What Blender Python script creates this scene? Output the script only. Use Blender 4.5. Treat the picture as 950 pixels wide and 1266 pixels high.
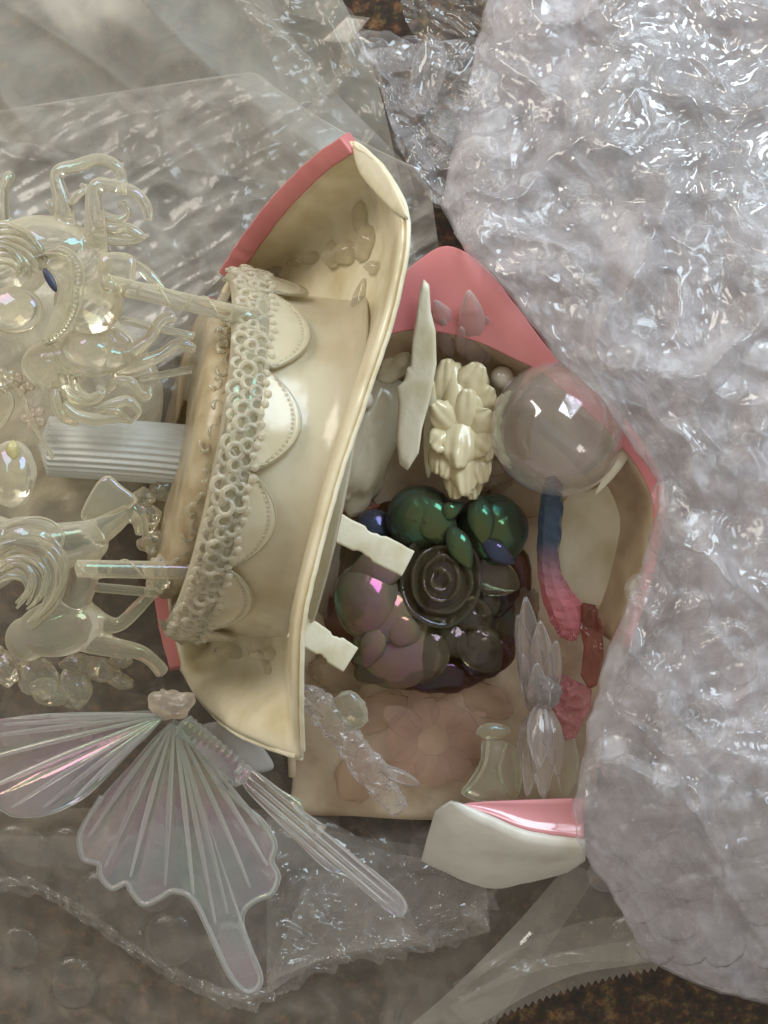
import bpy, bmesh, math, random
import numpy as np
from mathutils import Vector, Matrix

random.seed(7)
RNG = np.random.default_rng(11)
sc = bpy.context.scene
for o in list(bpy.data.objects):
    bpy.data.objects.remove(o)

# ------------------------------------------------------------------ camera, world, lamps, exposure
U = 0.00025            # one modelling unit is a quarter of a millimetre
H = 1500.0             # camera height over the reference level
ZR = 150.0             # reference level
cam_d = bpy.data.cameras.new('camera')
cam = bpy.data.objects.new('camera', cam_d)
sc.collection.objects.link(cam)
cam.location = (0, 0, (H + ZR) * U)
cam_d.sensor_fit = 'VERTICAL'
cam_d.angle = 2 * math.atan(633.0 / H)
cam_d.clip_start = 0.01
cam_d.clip_end = 50
sc.camera = cam

world = bpy.data.worlds.new('World')
sc.world = world
world.use_nodes = True
bg = world.node_tree.nodes['Background']
bg.inputs['Color'].default_value = (1.0, 0.945, 0.83, 1)
bg.inputs['Strength'].default_value = 0.38


def area_lamp(name, loc, target, sx, sy, watts, col):
    d = bpy.data.lights.new(name, 'AREA')
    d.shape = 'RECTANGLE'
    d.size, d.size_y = sx, sy
    d.energy = watts
    d.color = col
    o = bpy.data.objects.new(name, d)
    sc.collection.objects.link(o)
    o.location = loc
    o.rotation_euler = (Vector(target) - Vector(loc)).to_track_quat('-Z', 'Y').to_euler()
    return o


area_lamp('window_light', (0.62, 0.85, 0.80), (0.03, 0.03, 0.03), 0.55, 0.75, 13.0, (0.74, 0.89, 1.0))
area_lamp('window_light', (-0.85, 0.95, 0.85), (0.0, 0.0, 0.03), 0.55, 0.8, 11.0, (1.0, 0.94, 0.82))

vs = sc.view_settings
vs.view_transform = 'Standard'
vs.look = 'None'
vs.exposure = 0.22
vs.gamma = 1.0
vs.use_curve_mapping = False
sc.render.engine = 'CYCLES'
cy = sc.cycles
cy.use_denoising = True
cy.max_bounces = 14
cy.transmission_bounces = 12
cy.transparent_max_bounces = 32
cy.glossy_bounces = 6
cy.diffuse_bounces = 4
cy.sample_clamp_indirect = 4.0
cy.use_adaptive_sampling = True

# ------------------------------------------------------------------ maths helpers


def P(a):
    """modelling coordinates (x right, y down, z up) -> metres"""
    a = np.asarray(a, float)
    f = (H - (a[..., 2] - ZR)) / H
    return np.stack([(a[..., 0] - 475) * f * U, (633 - a[..., 1]) * f * U, a[..., 2] * U], -1)


def rgb(r, g, b, a=1.0):
    def l(c):
        c /= 255.0
        return c / 12.92 if c <= 0.04045 else ((c + 0.055) / 1.055) ** 2.4
    return (l(r), l(g), l(b), a)


_perm = RNG.permutation(256)
_grad = RNG.normal(size=(256, 3))
_grad /= np.linalg.norm(_grad, axis=1)[:, None]


def pnoise(p):
    p = np.asarray(p, float)
    i = np.floor(p).astype(int)
    f = p - i
    w = f * f * f * (f * (f * 6 - 15) + 10)
    out = 0
    for dx in (0, 1):
        for dy in (0, 1):
            for dz in (0, 1):
                h = _perm[(_perm[(_perm[(i[..., 0] + dx) & 255] + i[..., 1] + dy) & 255] + i[..., 2] + dz) & 255]
                g = _grad[h]
                d = g[..., 0] * (f[..., 0] - dx) + g[..., 1] * (f[..., 1] - dy) + g[..., 2] * (f[..., 2] - dz)
                wt = (w[..., 0] if dx else 1 - w[..., 0]) * (w[..., 1] if dy else 1 - w[..., 1]) * (w[..., 2] if dz else 1 - w[..., 2])
                out = out + wt * d
    return out


def fbm(p, o=4):
    s, a, out = 1.0, 1.0, 0
    for k in range(o):
        out = out + a * pnoise(p * s + k * 17.3)
        s *= 2.03
        a *= 0.5
    return out


def ridge(p, o=3):
    s, a, out = 1.0, 1.0, 0
    for k in range(o):
        n = 1 - np.abs(pnoise(p * s + k * 31.7)) * 3.0
        out = out + a * np.clip(n, 0, 1) ** 2
        s *= 2.1
        a *= 0.5
    return out


def n2(x, y, s, seed=0.0):
    return np.stack([x / s, y / s, np.full_like(np.asarray(x, float), seed)], -1)


def cr(pts, n, closed=False):
    """Catmull-Rom resample to n points"""
    p = np.asarray(pts, float)
    m = len(p)
    if closed:
        q = np.concatenate([p[-1:], p, p[:2]])
        segs = m
    else:
        q = np.concatenate([2 * p[:1] - p[1:2], p, 2 * p[-1:] - p[-2:-1]])
        segs = m - 1
    ts = np.linspace(0, segs, n, endpoint=not closed)
    i = np.minimum(ts.astype(int), segs - 1)
    t = (ts - i)[:, None]
    a, b, c, d = q[i], q[i + 1], q[i + 2], q[i + 3]
    return 0.5 * ((2 * b) + (c - a) * t + (2 * a - 5 * b + 4 * c - d) * t ** 2 + (3 * b - a - 3 * c + d) * t ** 3)


def interp(x, xs, ys):
    return np.interp(x, xs, ys)


# ------------------------------------------------------------------ object helpers
ORIG = {}


def link(o, parent, origin):
    sc.collection.objects.link(o)
    if parent is not None:
        o.parent = parent
        o.location = Vector(origin) - ORIG[parent]
    else:
        o.location = origin
    ORIG[o] = Vector(origin)
    return o


def tag(o, label=None, cat=None, group=None, kind=None):
    if label: o['label'] = label
    if cat: o['category'] = cat
    if group: o['group'] = group
    if kind: o['kind'] = kind
    return o


def thing(name, label, cat, at, group=None):
    o = bpy.data.objects.new(name, None)
    o.empty_display_size = 0.005
    link(o, None, P(np.array(at, float)))
    return tag(o, label, cat, group)


def mk(name, V, F, mat, parent=None, smooth=True, closed=True, post=None):
    W = P(np.asarray(V, float))
    c = W.mean(0)
    me = bpy.data.meshes.new(name)
    me.from_pydata([tuple(v) for v in (W - c)], [], [tuple(int(i) for i in f) for f in F])
    if closed:
        bm = bmesh.new()
        bm.from_mesh(me)
        bmesh.ops.recalc_face_normals(bm, faces=bm.faces)
        bm.to_mesh(me)
        bm.free()
    if smooth:
        me.polygons.foreach_set('use_smooth', [True] * len(me.polygons))
    me.materials.append(mat)
    me.update()
    o = bpy.data.objects.new(name, me)
    link(o, parent, c)
    if post: post(o)
    return o


def mod_bevel(w, seg=2):
    def f(o):
        m = o.modifiers.new('bevel', 'BEVEL')
        m.width = w * U
        m.segments = seg
        m.limit_method = 'ANGLE'
    return f


def mod_solid(t, off=0.0):
    def f(o):
        m = o.modifiers.new('thickness', 'SOLIDIFY')
        m.thickness = t * U
        m.offset = off
    return f


class Geo:
    def __init__(self):
        self.V, self.F, self.n = [], [], 0

    def add(self, V, F):
        V = np.asarray(V, float)
        self.V.append(V)
        self.F.extend([tuple(int(i) + self.n for i in f) for f in F])
        self.n += len(V)
        return self

    def build(self, name, mat, parent=None, **k):
        return mk(name, np.concatenate(self.V), self.F, mat, parent, **k)


def grid_faces(nu, nv, wrap_u=False, wrap_v=False):
    F = []
    for i in range(nu if wrap_u else nu - 1):
        for j in range(nv if wrap_v else nv - 1):
            a, b = i, (i + 1) % nu
            c, d = j, (j + 1) % nv
            F.append((a * nv + c, b * nv + c, b * nv + d, a * nv + d))
    return F


def tube(path, rad, seg=12, squash=1.0, mod=None, cap=True, n=None):
    p = np.asarray(path, float)
    r = np.broadcast_to(np.asarray(rad, float), (len(p),)).astype(float)
    if n:
        rr = interp(np.linspace(0, 1, n), np.linspace(0, 1, len(p)), r)
        p = cr(p, n)
        r = rr
    N = len(p)
    t = np.gradient(p, axis=0)
    t /= np.linalg.norm(t, axis=1)[:, None] + 1e-9
    ref = np.array([0, 0, 1.0])
    if abs(t[0] @ ref) > 0.92: ref = np.array([0, 1.0, 0])
    nx = np.cross(t[0], ref)
    V = []
    th = np.linspace(0, 2 * math.pi, seg, endpoint=False)
    for i in range(N):
        nx = nx - t[i] * (nx @ t[i])
        nx /= np.linalg.norm(nx) + 1e-9
        ny = np.cross(t[i], nx)
        rr = r[i] * (mod(th, i / max(1, N - 1)) if mod else np.ones(seg))
        V.append(p[i] + (np.cos(th) * rr)[:, None] * nx + (np.sin(th) * rr * squash)[:, None] * ny)
    V = np.concatenate(V)
    F = grid_faces(N, seg, wrap_v=True)
    if cap:
        a = p[0] - t[0] * r[0] * 0.35
        b = p[-1] + t[-1] * r[-1] * 0.35
        k = len(V)
        V = np.concatenate([V, a[None], b[None]])
        for j in range(seg):
            F.append((k, (j + 1) % seg, j))
            F.append((k + 1, (N - 1) * seg + j, (N - 1) * seg + (j + 1) % seg))
    return V, F


def ball(c, r, seg=20, rings=12, rot=0.0, noise=0.0, ns=1.0, seed=0.0, tilt=0.0):
    r = np.broadcast_to(np.asarray(r, float), (3,))
    ph = np.linspace(0, math.pi, rings + 1)[1:-1]
    th = np.linspace(0, 2 * math.pi, seg, endpoint=False)
    D = np.stack([np.sin(ph)[:, None] * np.cos(th), np.sin(ph)[:, None] * np.sin(th), np.cos(ph)[:, None] * np.ones(seg)], -1).reshape(-1, 3)
    D = np.concatenate([D, [[0, 0, 1]], [[0, 0, -1]]])
    k = 1 + (noise * fbm(D * ns + seed, 3) if noise else 0)
    V = D * r * (k[:, None] if noise else 1)
    ct, st = math.cos(tilt), math.sin(tilt)
    V = np.stack([V[:, 0] * ct + V[:, 2] * st, V[:, 1], -V[:, 0] * st + V[:, 2] * ct], -1)
    cz, sz = math.cos(rot), math.sin(rot)
    V = np.stack([V[:, 0] * cz - V[:, 1] * sz, V[:, 0] * sz + V[:, 1] * cz, V[:, 2]], -1) + np.asarray(c, float)
    n = rings - 1
    F = grid_faces(n, seg, wrap_v=True)
    for j in range(seg):
        F.append((n * seg, j, (j + 1) % seg))
        F.append((n * seg + 1, (n - 1) * seg + (j + 1) % seg, (n - 1) * seg + j))
    return V, F


def fan_solid(outline, root, zf, thick, nper=160, rings=22, ridges=0, ramp=0.0, rfun=None, sharp=False):
    """closed sheet between a root point and a free outline, with radial ridges"""
    if sharp:
        q = np.asarray(list(outline) + [outline[0]], float)
        d = np.concatenate([[0], np.cumsum(np.linalg.norm(np.diff(q, axis=0), axis=1))])
        tt = np.linspace(0, d[-1], nper, endpoint=False)
        b = np.stack([np.interp(tt, d, q[:, 0]), np.interp(tt, d, q[:, 1])], -1)
    else:
        b = cr(outline, nper, closed=True)
    root = np.asarray(root, float)
    s = np.linspace(0, 1, rings + 1)[1:]
    k = np.linspace(0, 1, nper, endpoint=False)
    X = root[0] + s[:, None] * (b[:, 0] - root[0])
    Y = root[1] + s[:, None] * (b[:, 1] - root[1])
    zb = zf(X, Y)
    prof = np.sqrt(np.clip(1 - s ** 6, 0, 1))[:, None] * np.ones(nper)
    rd = 0
    if rfun is not None:
        rd = rfun(X, Y, s[:, None] * np.ones(nper), k[None, :] * np.ones((rings, 1)))
    top = zb + thick * 0.5 * prof + rd * (0.15 + prof)
    bot = zb - thick * 0.5 * prof + (rd * 0.35 if rfun is not None else 0)
    bot[-1] = top[-1] - 0.6
    V1 = np.stack([X, Y, top], -1).reshape(-1, 3)
    V2 = np.stack([X, Y, bot], -1).reshape(-1, 3)
    n1 = len(V1)
    z0 = float(zf(np.array(root[0]), np.array(root[1])))
    V = np.concatenate([V1, V2, [[root[0], root[1], z0 + thick * .5]], [[root[0], root[1], z0 - thick * .5]]])
    F = []
    g = grid_faces(rings, nper, wrap_v=True)
    F += g
    F += [tuple(i + n1 for i in reversed(f)) for f in g]
    L = (rings - 1) * nper
    for j in range(nper):
        j2 = (j + 1) % nper
        F.append((L + j, n1 + L + j, n1 + L + j2, L + j2))
        F.append((2 * n1, j, j2))
        F.append((2 * n1 + 1, n1 + j2, n1 + j))
    return V, F


def leaf(base, tip, width, thick, bend=0.0, n=14, m=8, ridge_amp=0.0, pw=0.8, seed=0):
    """pointed closed blade; bend lifts the middle"""
    base, tip = np.asarray(base, float), np.asarray(tip, float)
    d = tip - base
    L = np.linalg.norm(d)
    t = d / L
    side = np.cross(t, [0, 0, 1.0])
    if np.linalg.norm(side) < 0.1: side = np.array([1.0, 0, 0])
    side /= np.linalg.norm(side)
    up = np.cross(side, t)
    V = []
    us = np.linspace(0, 1, n)
    th = np.linspace(0, 2 * math.pi, m * 2, endpoint=False)
    for u in us:
        w = width * (math.sin(math.pi * min(1, max(0, (u * 0.94 + 0.04)))) ** pw) * (1.15 - 0.3 * u)
        c = base + d * u + up * bend * math.sin(math.pi * u)
        rr = 1 + ridge_amp * np.cos(th * 6 + seed)
        V.append(c + (np.cos(th) * w * rr)[:, None] * side + (np.sin(th) * thick * (w / width + 0.12) * rr)[:, None] * up)
    V = np.concatenate(V)
    k = len(V)
    F = grid_faces(n, m * 2, wrap_v=True)
    V = np.concatenate([V, [base], [tip]])
    for j in range(m * 2):
        F.append((k, (j + 1) % (2 * m), j))
        F.append((k + 1, (n - 1) * 2 * m + j, (n - 1) * 2 * m + (j + 1) % (2 * m)))
    return V, F


def sculpt(name, shapes, voxel, mat, parent, smooth=4):
    """melt overlapping closed shapes into one continuous mesh"""
    g = Geo()
    for V, F in shapes: g.add(V, F)
    o = g.build(name, mat, parent)
    m = o.modifiers.new('melt', 'REMESH')
    m.mode = 'VOXEL'
    m.voxel_size = voxel * U
    m.use_smooth_shade = True
    s = o.modifiers.new('soft', 'SMOOTH')
    s.iterations = smooth
    s.factor = 0.5
    dg = bpy.context.evaluated_depsgraph_get()
    me = bpy.data.meshes.new_from_object(o.evaluated_get(dg))
    me.name = name
    o.modifiers.clear()
    old = o.data
    o.data = me
    if not me.materials: me.materials.append(mat)
    bpy.data.meshes.remove(old)
    me.polygons.foreach_set('use_smooth', [True] * len(me.polygons))
    return o


# ------------------------------------------------------------------ materials
def new_mat(name):
    m = bpy.data.materials.new(name)
    m.use_nodes = True
    nt = m.node_tree
    return m, nt, nt.nodes, nt.links


def add_bump(nt, scale, strength, detail=3.0, dist=0.0006):
    tc = nt.nodes.new('ShaderNodeTexCoord')
    nz = nt.nodes.new('ShaderNodeTexNoise')
    nz.inputs['Scale'].default_value = scale
    nz.inputs['Detail'].default_value = detail
    b = nt.nodes.new('ShaderNodeBump')
    b.inputs['Strength'].default_value = strength
    b.inputs['Distance'].default_value = dist
    nt.links.new(tc.outputs['Object'], nz.inputs['Vector'])
    nt.links.new(nz.outputs['Fac'], b.inputs['Height'])
    return b


def pbr(name, col, rough=0.4, bump=None, mottle=None, **kw):
    m, nt, N, L = new_mat(name)
    b = N['Principled BSDF']
    b.inputs['Base Color'].default_value = col
    b.inputs['Roughness'].default_value = rough
    for k, v in kw.items():
        b.inputs[k.replace('_', ' ')].default_value = v
    if bump:
        L.new(add_bump(nt, *bump).outputs['Normal'], b.inputs['Normal'])
    if mottle:
        col2, scale, lo, hi = mottle
        tc = N.new('ShaderNodeTexCoord')
        nz = N.new('ShaderNodeTexNoise')
        nz.inputs['Scale'].default_value = scale
        nz.inputs['Detail'].default_value = 5
        rp = N.new('ShaderNodeValToRGB')
        rp.color_ramp.elements[0].position = lo
        rp.color_ramp.elements[0].color = col
        rp.color_ramp.elements[1].position = hi
        rp.color_ramp.elements[1].color = col2
        L.new(tc.outputs['Object'], nz.inputs['Vector'])
        L.new(nz.outputs['Fac'], rp.inputs['Fac'])
        L.new(rp.outputs['Color'], b.inputs['Base Color'])
    return m


def film(name, haze=0.2, edge=0.4, col=(0.8, 0.8, 0.8, 1), tint=(1, 1, 1, 1), rough=0.08, bump=(90, 0.4), ior=1.5,
         irid=False, patch=0.0, gl=1.0, epow=1.0):
    """thin plastic sheet: mostly clear, some milky scatter (more where seen along the sheet), glossy skin"""
    m, nt, N, L = new_mat(name)
    out = N['Material Output']
    N.remove(N['Principled BSDF'])
    tr = N.new('ShaderNodeBsdfTransparent'); tr.inputs['Color'].default_value = tint
    df = N.new('ShaderNodeBsdfDiffuse'); df.inputs['Color'].default_value = col
    tl = N.new('ShaderNodeBsdfTranslucent'); tl.inputs['Color'].default_value = col
    mx = N.new('ShaderNodeMixShader'); mx.inputs[0].default_value = 0.4
    L.new(df.outputs[0], mx.inputs[1]); L.new(tl.outputs[0], mx.inputs[2])
    lw = N.new('ShaderNodeLayerWeight'); lw.inputs['Blend'].default_value = 0.35
    mul = N.new('ShaderNodeMath'); mul.operation = 'MULTIPLY_ADD'; mul.use_clamp = True
    mul.inputs[1].default_value = edge; mul.inputs[2].default_value = haze
    pw_ = N.new('ShaderNodeMath'); pw_.operation = 'POWER'; pw_.inputs[1].default_value = epow
    L.new(lw.outputs['Facing'], pw_.inputs[0]); L.new(pw_.outputs[0], mul.inputs[0])
    fac = mul.outputs[0]
    if patch:
        tc = N.new('ShaderNodeTexCoord'); nz = N.new('ShaderNodeTexNoise')
        nz.inputs['Scale'].default_value = 45; nz.inputs['Detail'].default_value = 6; nz.inputs['Distortion'].default_value = 1.5
        L.new(tc.outputs['Object'], nz.inputs['Vector'])
        mr = N.new('ShaderNodeMapRange'); mr.inputs[1].default_value = 0.38; mr.inputs[2].default_value = 0.68
        mr.inputs[3].default_value = 1 - patch; mr.inputs[4].default_value = 1 + patch
        L.new(nz.outputs['Fac'], mr.inputs[0])
        m2 = N.new('ShaderNodeMath'); m2.operation = 'MULTIPLY'; m2.use_clamp = True
        L.new(fac, m2.inputs[0]); L.new(mr.outputs[0], m2.inputs[1])
        fac = m2.outputs[0]
    body = N.new('ShaderNodeMixShader')
    L.new(fac, body.inputs[0]); L.new(tr.outputs[0], body.inputs[1]); L.new(mx.outputs[0], body.inputs[2])
    gs = N.new('ShaderNodeBsdfGlossy'); gs.inputs['Roughness'].default_value = rough
    fr = N.new('ShaderNodeFresnel'); fr.inputs['IOR'].default_value = ior
    if irid:
        l2 = N.new('ShaderNodeLayerWeight'); l2.inputs['Blend'].default_value = 0.5
        rp = N.new('ShaderNodeValToRGB'); cp = rp.color_ramp
        cp.elements[0].color = (1, 1, 1, 1); cp.elements[1].color = (1, 0.9, 0.75, 1)
        for ps_, c_ in ((0.25, (1, 0.8, 0.95, 1)), (0.5, (0.8, 1, 0.85, 1)), (0.75, (0.85, 0.8, 1, 1))):
            cp.elements.new(ps_).color = c_
        L.new(l2.outputs['Facing'], rp.inputs['Fac']); L.new(rp.outputs['Color'], gs.inputs['Color'])
    # a sheet reflects alike on both faces: give the back face the inverse index
    ge = N.new('ShaderNodeNewGeometry')
    mi = N.new('ShaderNodeMapRange'); mi.inputs[3].default_value = ior; mi.inputs[4].default_value = 1.0 / ior
    L.new(ge.outputs['Backfacing'], mi.inputs[0]); L.new(mi.outputs[0], fr.inputs['IOR'])
    fm = N.new('ShaderNodeMath'); fm.operation = 'MULTIPLY'; fm.inputs[1].default_value = gl
    L.new(fr.outputs[0], fm.inputs[0])
    sk = N.new('ShaderNodeMixShader')
    L.new(fm.outputs[0], sk.inputs[0]); L.new(body.outputs[0], sk.inputs[1]); L.new(gs.outputs[0], sk.inputs[2])
    if bump:
        b = add_bump(nt, *bump)
        for n in (gs, fr):
            L.new(b.outputs['Normal'], n.inputs['Normal'])
    L.new(sk.outputs[0], out.inputs['Surface'])
    return m


def film_thickness(nt, bsdf, lo, hi, scale=25.0):
    """an uneven interference coat: its thickness wanders over the piece"""
    tc = nt.nodes.new('ShaderNodeTexCoord'); nz = nt.nodes.new('ShaderNodeTexNoise')
    nz.inputs['Scale'].default_value = scale; nz.inputs['Detail'].default_value = 2
    mr = nt.nodes.new('ShaderNodeMapRange'); mr.inputs[1].default_value = 0.3; mr.inputs[2].default_value = 0.7
    mr.inputs[3].default_value = lo; mr.inputs[4].default_value = hi
    nt.links.new(tc.outputs['Object'], nz.inputs['Vector']); nt.links.new(nz.outputs['Fac'], mr.inputs[0])
    nt.links.new(mr.outputs[0], bsdf.inputs['Thin Film Thickness'])


def clearp(name, col, rough=0.07, edge=0.5, base=0.06, ior=1.42, bump=(200, 0.12), tf=None, haze=None):
    """moulded clear plastic: refracting body, milky where one looks along the skin"""
    m, nt, N, L = new_mat(name)
    b = N['Principled BSDF']
    b.inputs['Base Color'].default_value = col
    b.inputs['Roughness'].default_value = rough
    b.inputs['IOR'].default_value = ior
    b.inputs['Transmission Weight'].default_value = 0.97
    if tf:
        b.inputs['Thin Film IOR'].default_value = tf[2]
        film_thickness(nt, b, tf[0], tf[1], tf[3] if len(tf) > 3 else 25.0)
    hz = haze or col
    df = N.new('ShaderNodeBsdfDiffuse'); df.inputs['Color'].default_value = hz
    tl = N.new('ShaderNodeBsdfTranslucent'); tl.inputs['Color'].default_value = hz
    mx = N.new('ShaderNodeMixShader'); mx.inputs[0].default_value = 0.45
    L.new(df.outputs[0], mx.inputs[1]); L.new(tl.outputs[0], mx.inputs[2])
    lw = N.new('ShaderNodeLayerWeight'); lw.inputs['Blend'].default_value = 0.3
    ma = N.new('ShaderNodeMath'); ma.operation = 'MULTIPLY_ADD'; ma.use_clamp = True
    ma.inputs[1].default_value = edge; ma.inputs[2].default_value = base
    L.new(lw.outputs['Facing'], ma.inputs[0])
    out = N.new('ShaderNodeMixShader')
    L.new(ma.outputs[0], out.inputs[0]); L.new(b.outputs[0], out.inputs[1]); L.new(mx.outputs[0], out.inputs[2])
    if bump:
        bp = add_bump(nt, *bump)
        L.new(bp.outputs['Normal'], b.inputs['Normal'])
    L.new(out.outputs[0], N['Material Output'].inputs['Surface'])
    return m


M = {}
M['wrap'] = film('bubble_film_milky', 0.22, 0.50, rgb(234, 229, 233), rough=0.06, bump=(100, 0.28), patch=0.5, ior=1.5, gl=1.4, epow=1.4)
M['wrap_under'] = film('bubble_film_under', 0.42, 0.30, rgb(230, 223, 226), rough=0.2, bump=(60, 0.3), patch=0.5, gl=0.7)
M['bubble'] = film('bubble_skin', 0.05, 0.55, rgb(238, 233, 236), rough=0.05, bump=(120, 0.3), ior=1.5, gl=1.4, epow=2.2)
M['wrap_clear'] = film('bubble_film_clear', 0.13, 0.4, rgb(216, 208, 200), rough=0.07, bump=(110, 0.4), patch=0.6, gl=1.4)
M['bubble_clear'] = film('bubble_skin_clear', 0.006, 0.75, rgb(222, 214, 206), rough=0.06, bump=(120, 0.15), gl=1.5, ior=1.5, epow=2.6)
M['low_film'] = film('low_film', 0.40, 0.15, rgb(186, 174, 160), rough=0.3, bump=(90, 0.4), patch=0.35, gl=0.5)
M['bag'] = film('bag_film', 0.40, 0.30, rgb(218, 215, 202), rough=0.34, bump=(40, 0.4), patch=0.3, gl=0.6)
M['bag_frost'] = film('frosted_film', 0.40, 0.36, rgb(216, 210, 202), rough=0.2, bump=(90, 0.35), patch=0.6, gl=0.9)
M['bag_thin'] = film('thin_bag_film', 0.13, 0.32, rgb(212, 204, 190), rough=0.24, bump=(40, 0.35), patch=0.3, gl=1.0)
M['bag_low'] = film('low_bag_film', 0.30, 0.40, rgb(206, 196, 182), rough=0.07, bump=(32, 0.4), patch=0.3, gl=1.5)

ivory = rgb(232, 220, 184)
M['ivory_clear'] = clearp('ivory_clear_plastic', rgb(253, 250, 238), 0.06, 0.58, 0.11, 1.44, (260, 0.15), tf=(340, 480, 1.58), haze=rgb(246, 239, 216))
M['lace_clear'] = clearp('lace_clear_plastic', rgb(253, 250, 242), 0.05, 0.45, 0.30, 1.5, None, haze=rgb(250, 243, 224))
M['ivory_frost'] = pbr('ivory_frosted_plastic', rgb(242, 233, 208), 0.17, Transmission_Weight=0.5, IOR=1.42, bump=(200, 0.25), mottle=(rgb(232, 219, 188), 85, 0.42, 0.7))
M['clear'] = clearp('clear_plastic', rgb(252, 250, 246), 0.05, 0.4, 0.05, 1.45)
M['tan_frost'] = pbr('tan_frosted_plastic', rgb(228, 212, 178), 0.28, Transmission_Weight=0.45, IOR=1.45, bump=(130, 0.9), mottle=(rgb(200, 178, 138), 110, 0.4, 0.64))
M['column'] = pbr('ribbed_clear_plastic', rgb(238, 240, 236), 0.14, Transmission_Weight=0.35, IOR=1.45)
M['cream'] = pbr('cream_plastic', rgb(226, 217, 190), 0.22, bump=(220, 0.2), mottle=(rgb(198, 183, 144), 62, 0.44, 0.74))
M['cream_pale'] = pbr('pale_cream_plastic', rgb(226, 219, 196), 0.36, bump=(420, 0.22), mottle=(rgb(206, 196, 164), 110, 0.42, 0.7))
M['tan'] = pbr('tan_tray_plastic', rgb(196, 176, 148), 0.34, bump=(200, 0.3), mottle=(rgb(164, 138, 112), 75, 0.42, 0.7))
M['pink'] = pbr('pink_paint', rgb(204, 128, 126), 0.36, bump=(300, 0.08), mottle=(rgb(192, 110, 112), 24, 0.4, 0.7))
M['pink_gloss'] = pbr('pink_glaze', rgb(222, 152, 158), 0.12, Coat_Weight=0.5)
M['white'] = pbr('white_plaster', rgb(224, 220, 211), 0.42, bump=(380, 0.25), mottle=(rgb(204, 198, 186), 80, 0.45, 0.75))
M['glue'] = clearp('hot_glue', rgb(252, 248, 236), 0.05, 0.3, 0.04, 1.4, None)
M['rust'] = pbr('red_paint_smear', rgb(176, 96, 76), 0.5, bump=(300, 0.4))
M['wing'] = clearp('iridescent_clear_plastic', rgb(254, 254, 252), 0.06, 0.45, 0.05, 1.45, (220, 0.2), tf=(380, 560, 1.66, 14.0), haze=rgb(236, 238, 234))
M['vein'] = clearp('clear_rib_plastic', rgb(253, 253, 251), 0.06, 0.5, 0.14, 1.45, None, tf=(380, 560, 1.62, 14.0), haze=rgb(240, 242, 240))
M['peach_stain'] = pbr('peach_paint_stain', rgb(206, 168, 142), 0.4, bump=(260, 0.4))
M['resin_haze'] = clearp('milky_resin', rgb(246, 234, 214), 0.14, 0.25, 0.22, 1.3, (120, 0.4), haze=rgb(220, 200, 172))
M['wing_dull'] = pbr('cloudy_clear_plastic', rgb(214, 210, 205), 0.3, Transmission_Weight=0.6, IOR=1.42)
M['peach'] = clearp('peach_plastic', rgb(252, 246, 238), 0.1, 0.5, 0.25, 1.42, (200, 0.5), haze=rgb(238, 224, 208))
M['pearl_green'] = pbr('dark_pearl_green', rgb(84, 88, 66), 0.12, IOR=1.72, Thin_Film_IOR=1.5, bump=(120, 0.2), Transmission_Weight=0.35)
film_thickness(M['pearl_green'].node_tree, M['pearl_green'].node_tree.nodes['Principled BSDF'], 335, 410, 40.0)
M['pearl_purple'] = pbr('dark_pearl_purple', rgb(128, 116, 100), 0.12, IOR=1.78, Thin_Film_IOR=1.5, bump=(120, 0.2), Transmission_Weight=0.35)
film_thickness(M['pearl_purple'].node_tree, M['pearl_purple'].node_tree.nodes['Principled BSDF'], 380, 520, 40.0)
M['pearl_blue'] = pbr('dark_pearl_blue', rgb(70, 76, 88), 0.12, IOR=1.65, Thin_Film_IOR=1.5, bump=(120, 0.2), Transmission_Weight=0.35)
film_thickness(M['pearl_blue'].node_tree, M['pearl_blue'].node_tree.nodes['Principled BSDF'], 270, 330, 40.0)
M['smoke'] = clearp('smoky_resin', rgb(224, 218, 188), 0.07, 0.3, 0.07, 1.42, (150, 0.5), tf=(330, 420, 1.48), haze=rgb(128, 122, 92))
M['amber'] = clearp('amber_resin', rgb(176, 146, 112), 0.12, 0.22, 0.14, 1.38, (90, 0.4), tf=(330, 460, 1.5), haze=rgb(112, 84, 60))
M['pearl_cream'] = pbr('cream_pearl_resin', rgb(220, 206, 168), 0.27, Coat_Weight=0.3, bump=(180, 0.1))
M['pearl'] = pbr('pearl', rgb(214, 204, 188), 0.15, Coat_Weight=1.0)
M['orb'] = film('clear_orb_shell', 0.20, 0.55, rgb(244, 235, 224), rough=0.08, bump=(14, 0.05), ior=1.7, gl=1.8, irid=True, patch=0.3, epow=1.5)
M['crystal'] = clearp('clear_crystal', rgb(253, 249, 247), 0.04, 0.5, 0.05, 1.46, (130, 0.35), haze=rgb(244, 232, 228))
M['crystal_rose'] = clearp('rosy_crystal', rgb(250, 238, 236), 0.08, 0.6, 0.28, 1.46, (160, 0.3), haze=rgb(240, 220, 216))
M['blue'] = pbr('blue_faceted_resin', rgb(62, 78, 100), 0.12, Transmission_Weight=0.25, IOR=1.5)
M['pink_fluff'] = pbr('pink_fibre', rgb(224, 158, 160), 0.6, Transmission_Weight=0.45, IOR=1.2)
M['pink_clear'] = clearp('pink_clear_plastic', rgb(250, 200, 206), 0.1, 0.3, 0.25, 1.4, (90, 0.5), haze=rgb(236, 166, 174))
M['red_clear'] = clearp('dark_red_clear_plastic', rgb(216, 156, 146), 0.1, 0.3, 0.07, 1.35, (90, 0.4), haze=rgb(170, 100, 92))
M['blush'] = clearp('blush_clear_plastic', rgb(252, 242, 234), 0.25, 0.16, 0.08, 1.05, (60, 0.5), haze=rgb(230, 198, 186))

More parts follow.
